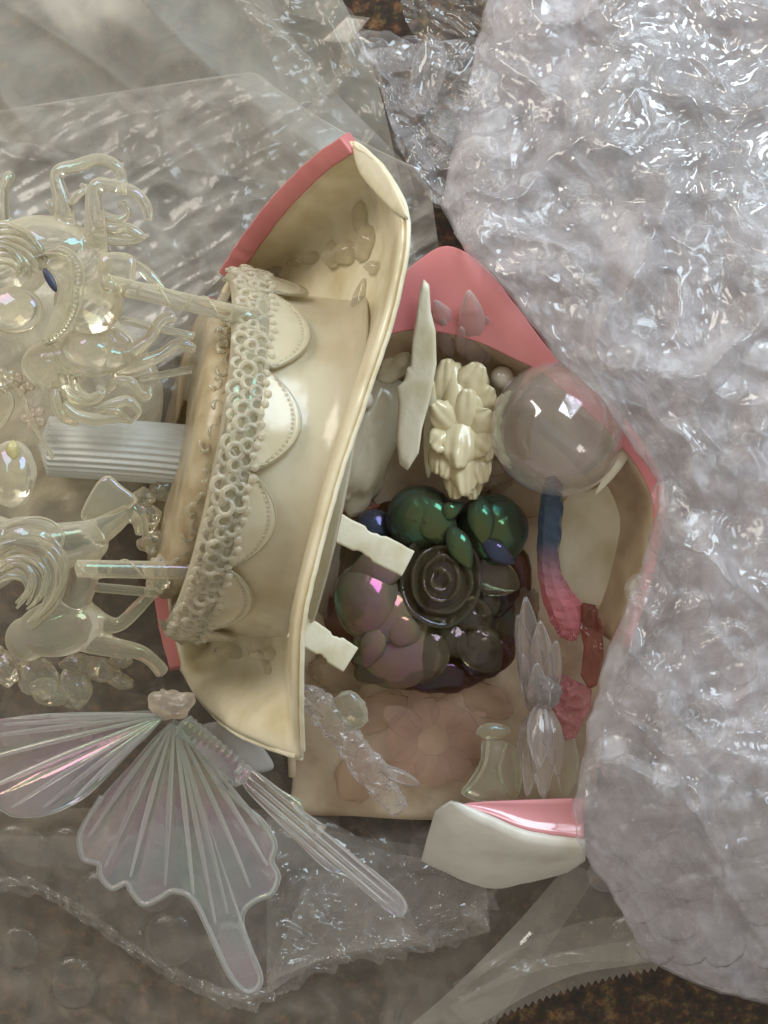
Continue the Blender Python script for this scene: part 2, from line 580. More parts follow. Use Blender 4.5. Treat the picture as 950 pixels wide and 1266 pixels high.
# granite counter
m, nt, N, L = new_mat('dark_granite')
b = N['Principled BSDF']
tc = N.new('ShaderNodeTexCoord')
vo = N.new('ShaderNodeTexVoronoi'); vo.inputs['Scale'].default_value = 420
nz = N.new('ShaderNodeTexNoise'); nz.inputs['Scale'].default_value = 190; nz.inputs['Detail'].default_value = 8; nz.inputs['Roughness'].default_value = 0.7
rp = N.new('ShaderNodeValToRGB')
rp.color_ramp.elements[0].position = 0.36; rp.color_ramp.elements[0].color = rgb(22, 16, 11)
rp.color_ramp.elements[1].position = 0.72; rp.color_ramp.elements[1].color = rgb(142, 110, 70)
e = rp.color_ramp.elements.new(0.52); e.color = rgb(62, 42, 24)
mx = N.new('ShaderNodeMix'); mx.data_type = 'RGBA'; mx.inputs[0].default_value = 0.35
L.new(tc.outputs['Object'], vo.inputs['Vector']); L.new(tc.outputs['Object'], nz.inputs['Vector'])
L.new(nz.outputs['Fac'], rp.inputs['Fac'])
L.new(rp.outputs['Color'], mx.inputs[6])
hs = N.new('ShaderNodeMix'); hs.data_type = 'RGBA'; hs.blend_type = 'MULTIPLY'; hs.inputs[0].default_value = 1
L.new(rp.outputs['Color'], hs.inputs[6]); L.new(vo.outputs['Color'], hs.inputs[7])
L.new(hs.outputs[2], mx.inputs[7])
L.new(mx.outputs[2], b.inputs['Base Color'])
b.inputs['Roughness'].default_value = 0.3
M['granite'] = m

# ------------------------------------------------------------------ the counter
me = bpy.data.meshes.new('counter')
me.from_pydata([(-2, -2, 0), (2, -2, 0), (2, 2, 0), (-2, 2, 0)], [], [(0, 1, 2, 3)])
me.materials.append(M['granite'])
o = bpy.data.objects.new('counter', me)
link(o, None, (0, 0, 0))
tag(o, kind='structure')


# ------------------------------------------------------------------ plastic sheets
def sheet(name, left, right, nu, nv, zf, mat, parent=None, n_edge=60, **kw):
    """left and right edges are polylines (top to bottom); the film is stretched between them.  zf(x, y, u, v) -> z"""
    Lp, Rp = cr(left, nv), cr(right, nv)
    u = np.linspace(0, 1, nu)[:, None]
    v = np.linspace(0, 1, nv)[None, :]
    X = Lp[None, :, 0] * (1 - u) + Rp[None, :, 0] * u
    Y = Lp[None, :, 1] * (1 - u) + Rp[None, :, 1] * u
    Z = zf(X, Y, u + 0 * v, v + 0 * u)
    V = np.stack([X, Y, np.maximum(Z, 2.0)], -1).reshape(-1, 3)
    return mk(name, V, grid_faces(nu, nv), mat, parent, closed=False, **kw)


def crumple(X, Y, seed, big=14, small=5, s1=160, s2=45):
    wx = X + 40 * fbm(n2(X, Y, 120, seed + 3.1), 2)
    wy = Y + 40 * fbm(n2(X, Y, 120, seed + 7.7), 2)
    return big * ridge(n2(wx, wy, s1, seed), 2) + small * ridge(n2(wx, wy, s2, seed + 5), 3) + big * 0.6 * fbm(n2(X, Y, s1 * 1.5, seed + 9), 2)


# bubble dome variants, in metres, radius 1 unit = scaled on the object
def dome_mesh(name, mat, seed, seg=18, rings=6, crush=0.25):
    ph = np.linspace(math.pi / 2, 0, rings + 1)[:-1]
    th = np.linspace(0, 2 * math.pi, seg, endpoint=False)
    D = np.stack([np.sin(ph)[:, None] * np.cos(th), np.sin(ph)[:, None] * np.sin(th), np.cos(ph)[:, None] * np.ones(seg)], -1).reshape(-1, 3)
    D = np.concatenate([D, [[0, 0, 1]]])
    k = 1 + crush * (ridge(D * 1.5 + seed * 3.3, 2) - 0.7) * np.clip(D[:, 2] * 1.6, 0, 1)
    V = D * k[:, None]
    V[:, 2] = np.minimum(V[:, 2], 0.72 + 0.25 * crush * pnoise(D * 3 + seed)) * 0.62
    n = rings
    F = grid_faces(n, seg, wrap_v=True)
    for j in range(seg):
        F.append((n * seg, (n - 1) * seg + j, (n - 1) * seg + (j + 1) % seg))
    me = bpy.data.meshes.new(name)
    me.from_pydata([tuple(v) for v in V], [], [tuple(int(i) for i in f) for f in F])
    bm = bmesh.new(); bm.from_mesh(me); bmesh.ops.recalc_face_normals(bm, faces=bm.faces); bm.to_mesh(me); bm.free()
    me.polygons.foreach_set('use_smooth', [True] * len(me.polygons))
    me.materials.append(mat)
    return me


DOMES = [dome_mesh('bubble', M['bubble'], s, seg=22, rings=8, crush=0.24) for s in range(6)]
DOMES_CLEAR = [dome_mesh('bubble', M['bubble_clear'], s, crush=0.10) for s in range(4)]


def put_bubbles(parent, surf, pts, r, meshes, flip=1):
    """surf(x, y) -> z of the film; one dome at each point, set on the film's own slope"""
    for (x, y) in pts:
        e = 4.0
        q = np.array([[x, y], [x + e, y], [x, y + e]])
        z = surf(q[:, 0], q[:, 1])
        W = P(np.stack([q[:, 0], q[:, 1], z], -1))
        nrm = Vector(np.cross(W[1] - W[0], W[2] - W[0]))
        if nrm.z < 0: nrm = -nrm
        nrm.normalize()
        nrm = (nrm + Vector((0, 0, 0.6))).normalized()
        o = bpy.data.objects.new('bubble', random.choice(meshes))
        rr = r * random.uniform(0.8, 1.15) * U
        o.rotation_mode = 'QUATERNION'
        o.rotation_quaternion = nrm.to_track_quat('Z', 'Y') @ Matrix.Rotation(random.uniform(0, 6.28), 3, 'Z').to_quaternion()
        o.scale = (rr * random.uniform(0.8, 1.25), rr * random.uniform(0.8, 1.25), rr * random.uniform(0.3, 0.85))
        link(o, parent, W[0] + np.array(nrm) * 0.3 * U)


# --- bag sheets at the top left
bag = thing('plastic_bag', 'smooth translucent plastic bag lying flat in the upper left corner', 'plastic bag', (180, 80, 20))
def zf(X, Y, u, v):
    d = (X * 0.62 + Y * -0.78)
    return 70 + 34 * fbm(n2(d, (X * .78 + Y * .62) * 0.2, 130, 2.0), 2) + 10 * fbm(n2(X, Y, 200, 4), 2) + 16 * ridge(n2(d, (X + Y) * .12, 170, 8), 1)
sheet('film', [(-60, -60), (-60, 60), (-60, 200), (-60, 440)], [(392, -60), (438, 30), (474, 130), (540, 440)], 150, 130, lambda X, Y, u, v: zf(X, Y, u, v) * (1 - 0.6 * u), M['bag'], bag)
sheet('fold', [(-60, -70), (-50, 60), (-30, 170)], [(330, -70), (360, 50), (560, 260)], 110, 80,
      lambda X, Y, u, v: zf(X, Y, u, v) * 0.9 + 26 + 12 * v, M['bag_thin'], bag)

bag2 = thing('plastic_bag', 'crinkled clear bag corner with glinting seam near the brown counter', 'plastic bag', (390, 80, 10))
sheet('film', [(250, -50), (330, 60), (390, 240)], [(385, -20), (452, 40), (520, 260)], 70, 90,
      lambda X, Y, u, v: 40 + crumple(X, Y, 31, 22, 6, 110, 50) * 0.8, M['bag_thin'], bag2)
for k, path in enumerate(([(300, 10), (345, 45), (378, 78), (392, 110), (398, 140)], [(448, 34), (432, 70), (425, 95), (398, 128), (380, 146)])):
    c = cr(path, 50)
    tg = np.gradient(c, axis=0); tg /= np.linalg.norm(tg, axis=1)[:, None]
    rows = []
    for r_ in np.linspace(-1, 1, 9):
        q = c + np.stack([-tg[:, 1], tg[:, 0]], -1) * (r_ * (9 + 5 * pnoise(n2(c[:, 0], c[:, 1], 20, k))))[:, None]
        rows.append(np.stack([q[:, 0], q[:, 1], 88 + 10 * (1 - r_ * r_) + 6 * ridge(n2(q[:, 0], q[:, 1], 16, k + 2.0), 2)], -1))
    mk('seam', np.concatenate(rows), grid_faces(9, 50), M['bag_thin'], bag2, closed=False)
V, F = fan_solid([(395, 52), (430, 18), (458, 22), (440, 45), (428, 54)], (428, 38), lambda x, y: 70 + (x - 428) * 0.3, 1.5, 60, 5, sharp=True)
mk('flap', V, F, M['bag_thin'], bag2)

# --- frosted sheet under the carousel, with its pointed fold
frost = thing('foam_film', 'grey crinkled frosted film with a pointed fold under the carousel', 'packing film', (200, 250, 20))
def zfr(X, Y, u, v):
    e = np.clip(v / 0.05, 0, 1)
    return 58 + 58 * v * (1 - 0.3 * u) + (crumple(X, Y, 51, 10, 2.6, 130, 46) + 9 * ridge(np.stack([(X * .5 + Y * .86) / 46, (X * .86 - Y * .5) / 260, 0 * X + 2.2], -1), 2)) * (0.2 + 0.8 * e) + 6 * (1 - e)
Tt = cr([(-60, 148), (80, 125), (200, 106), (290, 93), (316, 92), (345, 112), (400, 150), (470, 188), (530, 215)], 200)
def sheet_tb(name, top, bottom, nu, nv, zf, mat, parent):
    Tp, Bp = cr(top, nu), cr(bottom, nu)
    v = np.linspace(0, 1, nv)[None, :]
    X = Tp[:, None, 0] * (1 - v) + Bp[:, None, 0] * v
    Y = Tp[:, None, 1] * (1 - v) + Bp[:, None, 1] * v
    u = np.linspace(0, 1, nu)[:, None] + 0 * v
    Z = np.maximum(zf(X, Y, u, v + 0 * u), 2.0)
    return mk(name, np.stack([X, Y, Z], -1).reshape(-1, 3), grid_faces(nu, nv), mat, parent, closed=False)
sheet_tb('film', Tt, [(-60, 560), (120, 540), (300, 500), (560, 430)], 190, 150, lambda X, Y, u, v: zfr(X, Y, u, v) * 0.72 + 20, M['bag_frost'], frost)
g = Geo()
g.add(*tube(np.stack([Tt[:, 0], Tt[:, 1], 70 + 8 * np.sin(np.linspace(0, 9, 200))], -1), 1.6, 6))
g.build('folded_edge', M['bag_frost'], frost)

# --- clear bubble film under everything in the lower left
low = thing('bubble_wrap', 'dark see-through bubble wrap with large round bubbles under the butterfly wings', 'bubble wrap', (250, 1120, 5), 'sheets of bubble wrap')
def z_low(x, y):
    x, y = np.asarray(x, float), np.asarray(y, float)
    return 44 + 10 * fbm(n2(x, y, 170, 71), 2) + 8 * np.exp(-((y - 1035) / 30) ** 2) + 4 * ridge(n2(x, y, 90, 73), 2)
lowtop = [(-60, 1030), (90, 1034), (200, 1022), (330, 1012), (450, 1035), (560, 1050), (640, 1060)]
lowbot = [(-60, 1085), (40, 1098), (100, 1128), (170, 1178), (240, 1218), (310, 1236), (370, 1205), (440, 1180), (520, 1165), (570, 1150), (610, 1110)]
sheet_tb('film', lowtop, lowbot, 170, 90, lambda X, Y, u, v: z_low(X, Y), M['wrap_clear'], low)
sheet_tb('film', [(-60, 1000), (300, 1000), (560, 1020), (740, 1080)], [(-60, 1300), (200, 1310), (440, 1310), (590, 1300)], 150, 80,
         lambda X, Y, u, v: 14 + crumple(X, Y, 81, 6, 3, 150, 60), M['low_film'], low)
eb = cr([p + (0,) for p in lowbot], 220)
zz = z_low(eb[:, 0], eb[:, 1])
wob = 12 * fbm(n2(eb[:, 0], eb[:, 1], 22, 5), 3)
g = Geo()
nE = 220
R = np.linspace(-1, 1, 9)
VV = []
for k, r in enumerate(R):
    off = r * (11 + 9 * pnoise(n2(eb[:, 0], eb[:, 1], 40, k * .4)))
    VV.append(np.stack([eb[:, 0] + off * 0.35 + wob, eb[:, 1] + off + wob, zz + 8 * (1 - r * r) + 15 * ridge(n2(eb[:, 0], eb[:, 1] + off * 2, 24, 3), 3)], -1))
g.add(np.concatenate(VV), grid_faces(9, nE))
g.build('rolled_edge', M['wrap_clear'], low, closed=False)
pts = []
for j in range(6):
    for i in range(12):
        x = -30 + i * 62 + (31 if j % 2 else 0) + random.uniform(-6, 6)
        y = 1050 + j * 54 + random.uniform(-5, 5)
        lim = np.interp(x, [p[0] for p in lowbot], [p[1] for p in lowbot])
        if y < lim - 26 and x < 560: pts.append((x, y))
put_bubbles(low, z_low, pts, 31, DOMES_CLEAR)
pts = [(22, 1172), (92, 1214)]
put_bubbles(low, lambda x, y: 20 + 0 * np.asarray(x), pts, 30, DOMES_CLEAR)

sheet_tb('film', [(-60, 380), (120, 380), (300, 420), (420, 480)], [(-60, 1040), (150, 1040), (300, 1040), (420, 1030)], 90, 110,
         lambda X, Y, u, v: 10 + crumple(X, Y, 87, 6, 3, 150, 60), M['low_film'], low)

# --- crumpled clear film in front of the wing tail
cf = thing('crumpled_film', 'crumpled clear film bunched under the narrow folded wing tip', 'packing film', (500, 1100, 20))
sheet_tb('film', [(330, 1010), (400, 1012), (470, 1050), (530, 1062), (600, 1072)], [(330, 1230), (400, 1186), (470, 1172), (540, 1168), (606, 1152)], 120, 90,
         lambda X, Y, u, v: 60 + crumple(X, Y, 91, 14, 5, 90, 34) * (0.6 + 0.4 * np.sin(v * 3.1)), M['wrap_clear'], cf)
sheet_tb('fold', [(385, 1075), (430, 1080), (470, 1090), (500, 1105)], [(330, 1215), (390, 1190), (440, 1176), (520, 1160)], 80, 60,
         lambda X, Y, u, v: 78 + crumple(X, Y, 95, 12, 5, 70, 30), M['wrap_clear'], cf)

# --- bag corner at the bottom with its saw-tooth edge
zb = thing('plastic_bag', 'clear bag corner with a saw-tooth cut edge over the dark counter below', 'plastic bag', (680, 1180, 5))
def zbag(X, Y, u, v):
    return 52 + 12 * fbm(n2(X, Y, 130, 12), 3) + 14 * ridge(n2(X + Y * .4, Y * .5, 120, 14), 2)
top_e = [(480, 1290), (560, 1222), (640, 1140), (712, 1062), (760, 1045), (830, 1040)]
bot_e = [(500, 1300), (585, 1270), (650, 1232), (712, 1205), (770, 1195), (830, 1185)]
sheet_tb('film', top_e, bot_e, 110, 60, lambda X, Y, u, v: zbag(X, Y, u, v) + 26 * (1 - v), M['bag_low'], zb)
tooth = []
for k in range(27):
    t = k / 26
    x = 585 + t * 225; y = 1275 - 72 * t - 10 * math.sin(t * 3)
    tooth.append((x, y)); tooth.append((x + 4.2, y - 7.5))
tooth = np.array(tooth)
nT = len(tooth)
up = np.stack([tooth[:, 0] - 30, np.interp(tooth[:, 0], [p[0] for p in bot_e], [p[1] for p in bot_e]) - 26], -1)
rows = []
for k in range(8):
    t = k / 7
    q = up * (1 - t) + tooth * t
    rows.append(np.stack([q[:, 0], q[:, 1], 20 + 8 * (1 - t) + 4 * fbm(n2(q[:, 0], q[:, 1], 60, 3), 2)], -1))
mk('toothed_edge', np.concatenate(rows), grid_faces(8, nT), M['bag_low'], zb, smooth=True, closed=False)
sheet_tb('gusset', [(560, 1215), (640, 1170), (720, 1140), (800, 1130)], [(570, 1240), (650, 1205), (720, 1190), (800, 1188)], 60, 30,
         lambda X, Y, u, v: 74 + crumple(X, Y, 17, 10, 4, 80, 40), M['bag_thin'], zb)

# --- the big milky bubble wrap on the right
EDGE = np.array([(612, -60), (600, 0), (575, 120), (556, 200), (545, 255), (575, 310), (620, 355), (668, 415), (690, 445), (742, 492), (788, 560), (816, 600),
                 (806, 660), (782, 730), (752, 800), (735, 860), (718, 940), (706, 1000), (716, 1045), (752, 1100), (780, 1150), (803, 1188)], float)
def edge_x(y): return np.interp(y, EDGE[:, 1], EDGE[:, 0]) + 7 * fbm(n2(np.asarray(y, float), np.asarray(y, float) * 0, 38, 4), 2)
def edge_z(y): return np.interp(y, [-60, 100, 250, 330, 445, 600, 760, 900, 1000, 1060, 1120, 1190, 1260], [50, 70, 115, 175, 215, 225, 200, 190, 192, 160, 110, 58, 24])
def bottom_y(x): return np.interp(x, [780, 803, 870, 950, 1020], [1160, 1188, 1222, 1243, 1262]) + 3 * fbm(n2(x, x * 0, 18, 9), 2)
def z_wrap(x, y):
    x, y = np.asarray(x, float), np.asarray(y, float)
    d = np.clip(x - edge_x(y), 0, None)
    d2 = np.clip(bottom_y(x) - y, 0, None)
    dd = np.minimum(d, d2)
    roll = 62 * np.sqrt(np.clip(dd / 70, 0, 1)) + 26 * np.clip((dd - 70) / 200, 0, 1)
    z0 = edge_z(y) + 8 + roll
    z0 = z0 + (crumple(x, y, 111, 34, 5.5, 190, 56) - 20) * np.clip(dd / 26, 0.15, 1)
    return z0
rw = thing('bubble_wrap', 'large milky white bubble wrap heaped along the whole right side', 'bubble wrap', (860, 640, 5), 'sheets of bubble wrap')
def wrap_sheet(name, nu, nv, zfun, mat, inset=0.0):
    v = np.linspace(0, 1, nv)[None, :]
    u = (np.linspace(0, 1, nu) ** 1.25)[:, None]
    Yl = -60 + v * (1188 + 60)
    Lx = edge_x(Yl) + inset
    Rx = 1025.0
    X = Lx * (1 - u) + Rx * u
    # rows fan out below so that the hem follows the bottom edge
    hem = bottom_y(X) - inset
    Y = -60 + v * (np.minimum(hem, 1300) + 60)
    X = np.maximum(edge_x(Y) + inset, 0) * (1 - u) + Rx * u
    Z = np.maximum(zfun(X, Y), 3)
    return mk(name, np.stack([X, Y, Z], -1).reshape(-1, 3), grid_faces(nu, nv), mat, rw, closed=False)
wrap_sheet('film', 190, 420, z_wrap, M['wrap'])
wrap_sheet('film', 90, 200, lambda x, y: edge_z(y) * 0.8 + 14 + crumple(x, y, 131, 20, 7, 110, 46), M['wrap_under'], 3)
wrap_sheet('film', 80, 180, lambda x, y: edge_z(y) * 0.4 + 10 + crumple(x, y, 141, 18, 7, 120, 50), M['wrap_under'], 6)
pts = []
j = 0
y = -30
while y < 1250:
    x = 560 + (22 if j % 2 else 0)
    while x < 985:
        xx, yy = x + random.uniform(-13, 13), y + random.uniform(-12, 12)
        if xx > edge_x(np.array(yy)) + 17 and yy < bottom_y(np.array(xx)) - 16 and random.random() < 0.93:
            pts.append((float(xx), float(yy)))
        x += 50
    y += 43
    j += 1
put_bubbles(rw, z_wrap, pts[:300], 24, DOMES)
print('bubbles right', len(pts))

def z_fold(X, Y, u, v):
    d = X * 0.62 + Y * 0.78
    e = X * -0.78 + Y * 0.62
    bell = np.clip(np.minimum(np.minimum(u, 1.0 - 0 * u), np.minimum(v, 1 - v)) / 0.16, 0, 1)
    return z_wrap(X, Y) + 6 + bell * (10 + 26 * ridge(np.stack([d / 105, e / 240, 0 * X + 3.3], -1), 2) + 5 * ridge(n2(X, Y, 60, 23), 2))
sheet('loose_fold', [(742, -50), (735, 60), (700, 150), (690, 250)], [(1010, -50), (1010, 60), (1010, 170), (1010, 270)], 130, 130, z_fold, film('glossy_fold_film', 0.03, 0.22, rgb(232, 236, 242), rough=0.07, bump=(50, 0.15), ior=1.55, gl=2.4), rw)

# --- loose flap of bubble wrap at the top centre
fl = thing('bubble_wrap', 'loose flap of clear bubble wrap with puffy air pockets near the top edge', 'bubble wrap', (530, 120, 10), 'sheets of bubble wrap')
def z_fl(x, y):
    x, y = np.asarray(x, float), np.asarray(y, float)
    return 84 + 0.16 * (y - 40) + crumple(x, y, 151, 14, 9, 80, 40)
sheet('film', [(445, 62), (450, 78), (470, 110), (482, 150), (500, 195), (535, 250)], [(640, 40), (640, 80), (640, 130), (640, 180), (640, 230), (640, 290)], 100, 100,
      lambda X, Y, u, v: z_fl(X, Y), M['wrap'], fl)
sheet('film', [(490, -50), (500, 20), (530, 70)], [(700, -50), (690, 10), (660, 75)], 70, 60,
      lambda X, Y, u, v: 52 + crumple(X, Y, 157, 18, 9, 80, 36), M['wrap_clear'], fl)
put_bubbles(fl, z_fl, [(468, 66), (505, 78), (545, 92), (520, 128), (555, 150), (590, 110), (535, 182), (600, 160), (575, 210), (495, 120), (610, 70)], 27, DOMES)
V, F = ball((478, 62, 118), (38, 24, 18), 28, 16, rot=0.3, noise=0.35, ns=1.4, seed=4)
mk('air_pocket', V, F, M['bubble'], fl)
V, F = ball((530, 88, 122), (20, 46, 16), 28, 16, rot=0.15, noise=0.35, ns=1.4, seed=9)
mk('air_pocket', V, F, M['bubble'], fl)

# ------------------------------------------------------------------ the broken tray on the right
tray = thing('broken_tray', 'broken tan tray with a flat pink border holding the loose pieces', 'tray', (580, 680, 10))
outer = np.array([(452, 430), (470, 392), (490, 350), (520, 320), (555, 304), (598, 328), (640, 380), (690, 444), (742, 486), (785, 532), (818, 590), (822, 640), (806, 720), (780, 800)], float)
inner = np.array([(452, 440), (462, 420), (480, 414), (515, 408), (560, 414), (598, 426), (640, 446), (672, 462), (716, 500), (756, 538), (794, 588), (808, 640), (792, 720), (768, 800)], float)
no = 70
oo, ii = cr(outer, no), cr(inner, no)
zt = 168.0
def ringstrip(rows):
    return np.concatenate(rows), grid_faces(len(rows), no)
def zc(a, z): return np.concatenate([a, np.full((len(a), 1), z)], 1)
rows = [zc(oo, zt - 14), zc(oo, zt), zc(ii, zt - 2), zc(ii, zt - 14)]
V, F = ringstrip(rows)
mk('pink_border', V, F, M['pink'], tray, smooth=True, closed=False, post=lambda o: [mod_bevel(2.5)(o)])
cen = np.array([590, 690.0])
rows = []
for t, z in ((0.0, zt - 8), (0.05, zt - 40), (0.12, 96), (0.2, 64), (0.26, 54)):
    q = ii * (1 - t) + cen * t
    rows.append(zc(q, z) + np.stack([0 * q[:, 0], 0 * q[:, 0], 3 * fbm(n2(q[:, 0], q[:, 1], 40, 2), 2)], -1))
V, F = ringstrip(rows)
mk('inner_wall', V, F, M['tan'], tray, closed=False, post=mod_solid(5, -1))
floor_out = [(362, 960), (366, 1003), (440, 1009), (530, 1014), (640, 1012), (724, 1004), (748, 900), (772, 800), (795, 700), (806, 612), (770, 540), (700, 480),
             (640, 446), (560, 430), (480, 425), (430, 500), (395, 600), (372, 720), (362, 860)]
def zfl(x, y):
    return 48 + 2.5 * fbm(n2(np.asarray(x, float), np.asarray(y, float), 60, 6), 3)
V, F = fan_solid(floor_out, (570, 720), zfl, 12, 150, 30)
mk('tray_floor', V, F, M['tan'], tray)
V, F = fan_solid([(692, 610), (735, 604), (770, 566), (798, 600), (804, 640), (792, 700), (772, 752), (705, 742), (690, 700)], (745, 670), lambda x, y: 64 + 0.05 * (x - 745) + 2 * fbm(n2(x, y, 50, 1), 2), 6, 90, 12)
mk('cream_panel', V, F, M['cream'], tray)
V, F = tube([(362, 960, 70), (360, 905, 82), (366, 860, 86)], [5, 6, 4], 8, n=10)
mk('side_rib', V, F, M['tan'], tray)
# cream lump with a bead at the left of the tray
V, F = ball((452, 545, 84), (40, 92, 34), 36, 24, rot=0.28, noise=0.3, ns=1.7, seed=3)
mk('glue_lump', V, F, M['ivory_frost'], tray)
for (x, y, a_, b_, rt, sd) in ((430, 620, 30, 24, 0.3, 21), (650, 612, 50, 26, 0.1, 23), (600, 590, 40, 22, -0.2, 27), (640, 760, 26, 40, 0.1, 29), (404, 700, 24, 60, 0.1, 31), (420, 830, 36, 26, 0.3, 33)):
    V, F = ball((x, y, 64), (a_, b_, 14), 28, 16, rot=rt, noise=0.4, ns=1.8, seed=sd)
    mk('resin_lump', V, F, M['resin_haze'], tray)
V, F = ball((452, 494, 120), (10, 12, 9), 16, 10)
mk('glue_bead', V, F, M['pearl'], tray)
V, F = ball((492, 440, 90), (22, 40, 20), 24, 14, rot=0.6, noise=0.4, ns=1.7, seed=8)
mk('glue_lump', V, F, M['cream'], tray)
for (x, y, a, b_) in ((418, 605, 10, 22), (440, 628, 26, 9), (428, 585, 6, 14)):
    V, F = ball((x, y, 66), (a, b_, 6), 16, 8, noise=0.6, ns=2, seed=x)
    mk('paint_smear', V, F, M['rust'], tray)
V, F = ball((621, 467, 128), 15, 20, 14)
mk('pearl', V, F, M['pearl'], tray)
V, F = tube([(812, 612, 160), (806, 660, 130), (788, 728, 110), (766, 800, 100), (748, 862, 96)], 2.2, 8, n=30)
mk('clear_rim', V, F, M['clear'], tray)

# broken fragment at the bottom, pink glaze on white
fr_ = thing('broken_fragment', 'white broken shell fragment with glossy pink top at the lower edge', 'fragment', (620, 1040, 20))
A = cr([(572, 994), (610, 992), (660, 990), (722, 988)], 40)          # back edge of the pink
B = cr([(572, 996), (606, 1006), (655, 1026), (722, 1036)], 40)       # front edge of the pink
rows = []
for t in np.linspace(0, 1, 9):
    q = A * (1 - t) + B * t
    rows.append(zc(q, 172 + 4 * t + 0.0) + np.stack([0 * q[:, 0], 0 * q[:, 0], -10 * np.sin(np.pi * t) * np.linspace(0.1, 1, 40)], -1))
mk('pink_top', np.concatenate(rows), grid_faces(9, 40), M['pink_gloss'], fr_, closed=False, post=mod_solid(3, -1))
S0 = cr([(576, 995), (590, 1001), (606, 1008), (655, 1027), (724, 1037)], 60)
S1 = cr([(556, 993), (574, 1008), (602, 1022), (650, 1042), (724, 1050)], 60)
S2 = cr([(538, 1003), (558, 1024), (592, 1036), (648, 1056), (724, 1064)], 60)
S3 = cr([(527, 1040), (547, 1056), (588, 1066), (648, 1074), (716, 1070)], 60)
S4 = cr([(521, 1064), (550, 1078), (600, 1098), (650, 1092), (700, 1080)], 60)
rows = [zc(S0, 168), zc(S0, 178), zc(S0 * .5 + S1 * .5, 182), zc(S1, 178), zc(S2, 160), zc(S3, 118), zc(S4, 84), zc(S4, 78)]
rows = [r + np.stack([0 * r[:, 0], 1.5 * fbm(n2(r[:, 0], r[:, 1], 30, 2), 2), 2 * fbm(n2(r[:, 0], r[:, 1], 26, 5), 2)], -1) for r in rows]
mk('white_rim', np.concatenate(rows), grid_faces(len(rows), 60), M['white'], fr_, closed=False, post=mod_solid(5, -1))

# ------------------------------------------------------------------ the carousel lying on its side
car = thing('carousel', 'ivory clear plastic toy carousel with horses lying on its side', 'carousel', (250, 600, 10))
th0 = math.radians(7.5)
c0, s0 = math.cos(th0), math.sin(th0)
E1 = np.array([-0.983 * c0, -0.184 * c0, s0])
E2 = np.array([-0.184, 0.983, 0])
E3 = np.array([0.983 * s0, 0.184 * s0, c0])
CC = np.array([266, 562, 176.0])
def D(t, phi, r):
    t, phi, r = np.broadcast_arrays(np.asarray(t, float), np.asarray(phi, float), np.asarray(r, float))
    return CC + t[..., None] * E1 + (r * np.sin(phi))[..., None] * E2 + (r * np.cos(phi))[..., None] * E3

# base plate
topE = cr([(290, 332, 96), (318, 292, 150), (352, 248, 215), (398, 202, 285), (438, 174, 330)], 40)
botE = cr([(228, 828, 66), (252, 866, 110), (288, 898, 190), (330, 918, 270), (376, 936, 330)], 40)
lefE = cr([(290, 332, 96), (262, 395, 70), (236, 470, 56), (216, 560, 48), (208, 650, 48), (212, 740, 54), (228, 828, 66)], 110)
rigE = cr([(438, 174, 330), (478, 208, 372), (506, 276, 410), (492, 372, 420), (458, 480, 424), (421, 590, 424), (394, 690, 420), (376, 770, 408), (372, 850, 380), (376, 936, 330)], 110)
nu_, nv_ = 40, 110
u = np.linspace(0, 1, nu_)[:, None, None]
v = np.linspace(0, 1, nv_)[None, :, None]
coons = (lefE[None] * (1 - u) + rigE[None] * u) + (topE[:, None] * (1 - v) + botE[:, None] * v) - (
    lefE[0] * (1 - u) * (1 - v) + rigE[0] * u * (1 - v) + lefE[-1] * (1 - u) * v + rigE[-1] * u * v)
uu, vv = u[..., 0], v[..., 0]
dish = np.clip(np.minimum(np.minimum(uu, 1 - uu) / 0.22, np.minimum(vv, 1 - vv) / 0.13), 0, 1)
dish = dish * dish * (3 - 2 * dish)
coons = coons + dish[..., None] * np.array([26, 4, -88.0])
coons[..., 2] += 2.5 * fbm(n2(coons[..., 0], coons[..., 1], 45, 3), 3)
_pc = coons.reshape(-1, 3)
def plate_z(x, y):
    return float(_pc[np.argmin((_pc[:, 0] - x) ** 2 + (_pc[:, 1] - y) ** 2), 2])
plate = mk('base_plate', coons.reshape(-1, 3), grid_faces(nu_, nv_), M['cream'], car, closed=False, post=mod_solid(7, -1))
def bar(path, w, h, name, mat, parent, n=60, bev=2.0):
    p = cr(path, n)
    p = p + 1.3 * np.stack([pnoise(p / 16.0), pnoise(p / 16.0 + 7), pnoise(p / 16.0 + 13)], -1)
    t = np.gradient(p, axis=0); t /= np.linalg.norm(t, axis=1)[:, None]
    sd = np.cross(t, [0, 0, 1.0]); sd /= np.linalg.norm(sd, axis=1)[:, None]
    upv = np.cross(sd, t)
    V = np.stack([p + sd * w / 2 + upv * h / 2, p - sd * w / 2 + upv * h / 2, p - sd * w / 2 - upv * h / 2, p + sd * w / 2 - upv * h / 2], 1).reshape(-1, 3)
    F = grid_faces(n, 4, wrap_v=True) + [(0, 1, 2, 3), ((n - 1) * 4 + 3, (n - 1) * 4 + 2, (n - 1) * 4 + 1, (n - 1) * 4)]
    return mk(name, V, F, mat, parent, post=mod_bevel(bev))
bar([(284, 338, 96), (312, 296, 152), (346, 252, 217), (392, 206, 287), (434, 176, 334)], 25, 22, 'pink_border', M['pink'], plate)
bar([(268, 372, 70), (240, 440, 52), (218, 520, 44), (203, 600, 40), (199, 680, 42), (206, 760, 48), (222, 826, 60)], 24, 18, 'pink_border', M['pink'], plate)
bar([(440, 180, 336), (476, 210, 376), (505, 274, 414), (492, 372, 425), (458, 480, 429), (421, 590, 429), (394, 690, 425), (377, 768, 413), (373, 850, 385), (375, 928, 338)], 6, 12, 'rim', M['cream_pale'], plate, n=90)
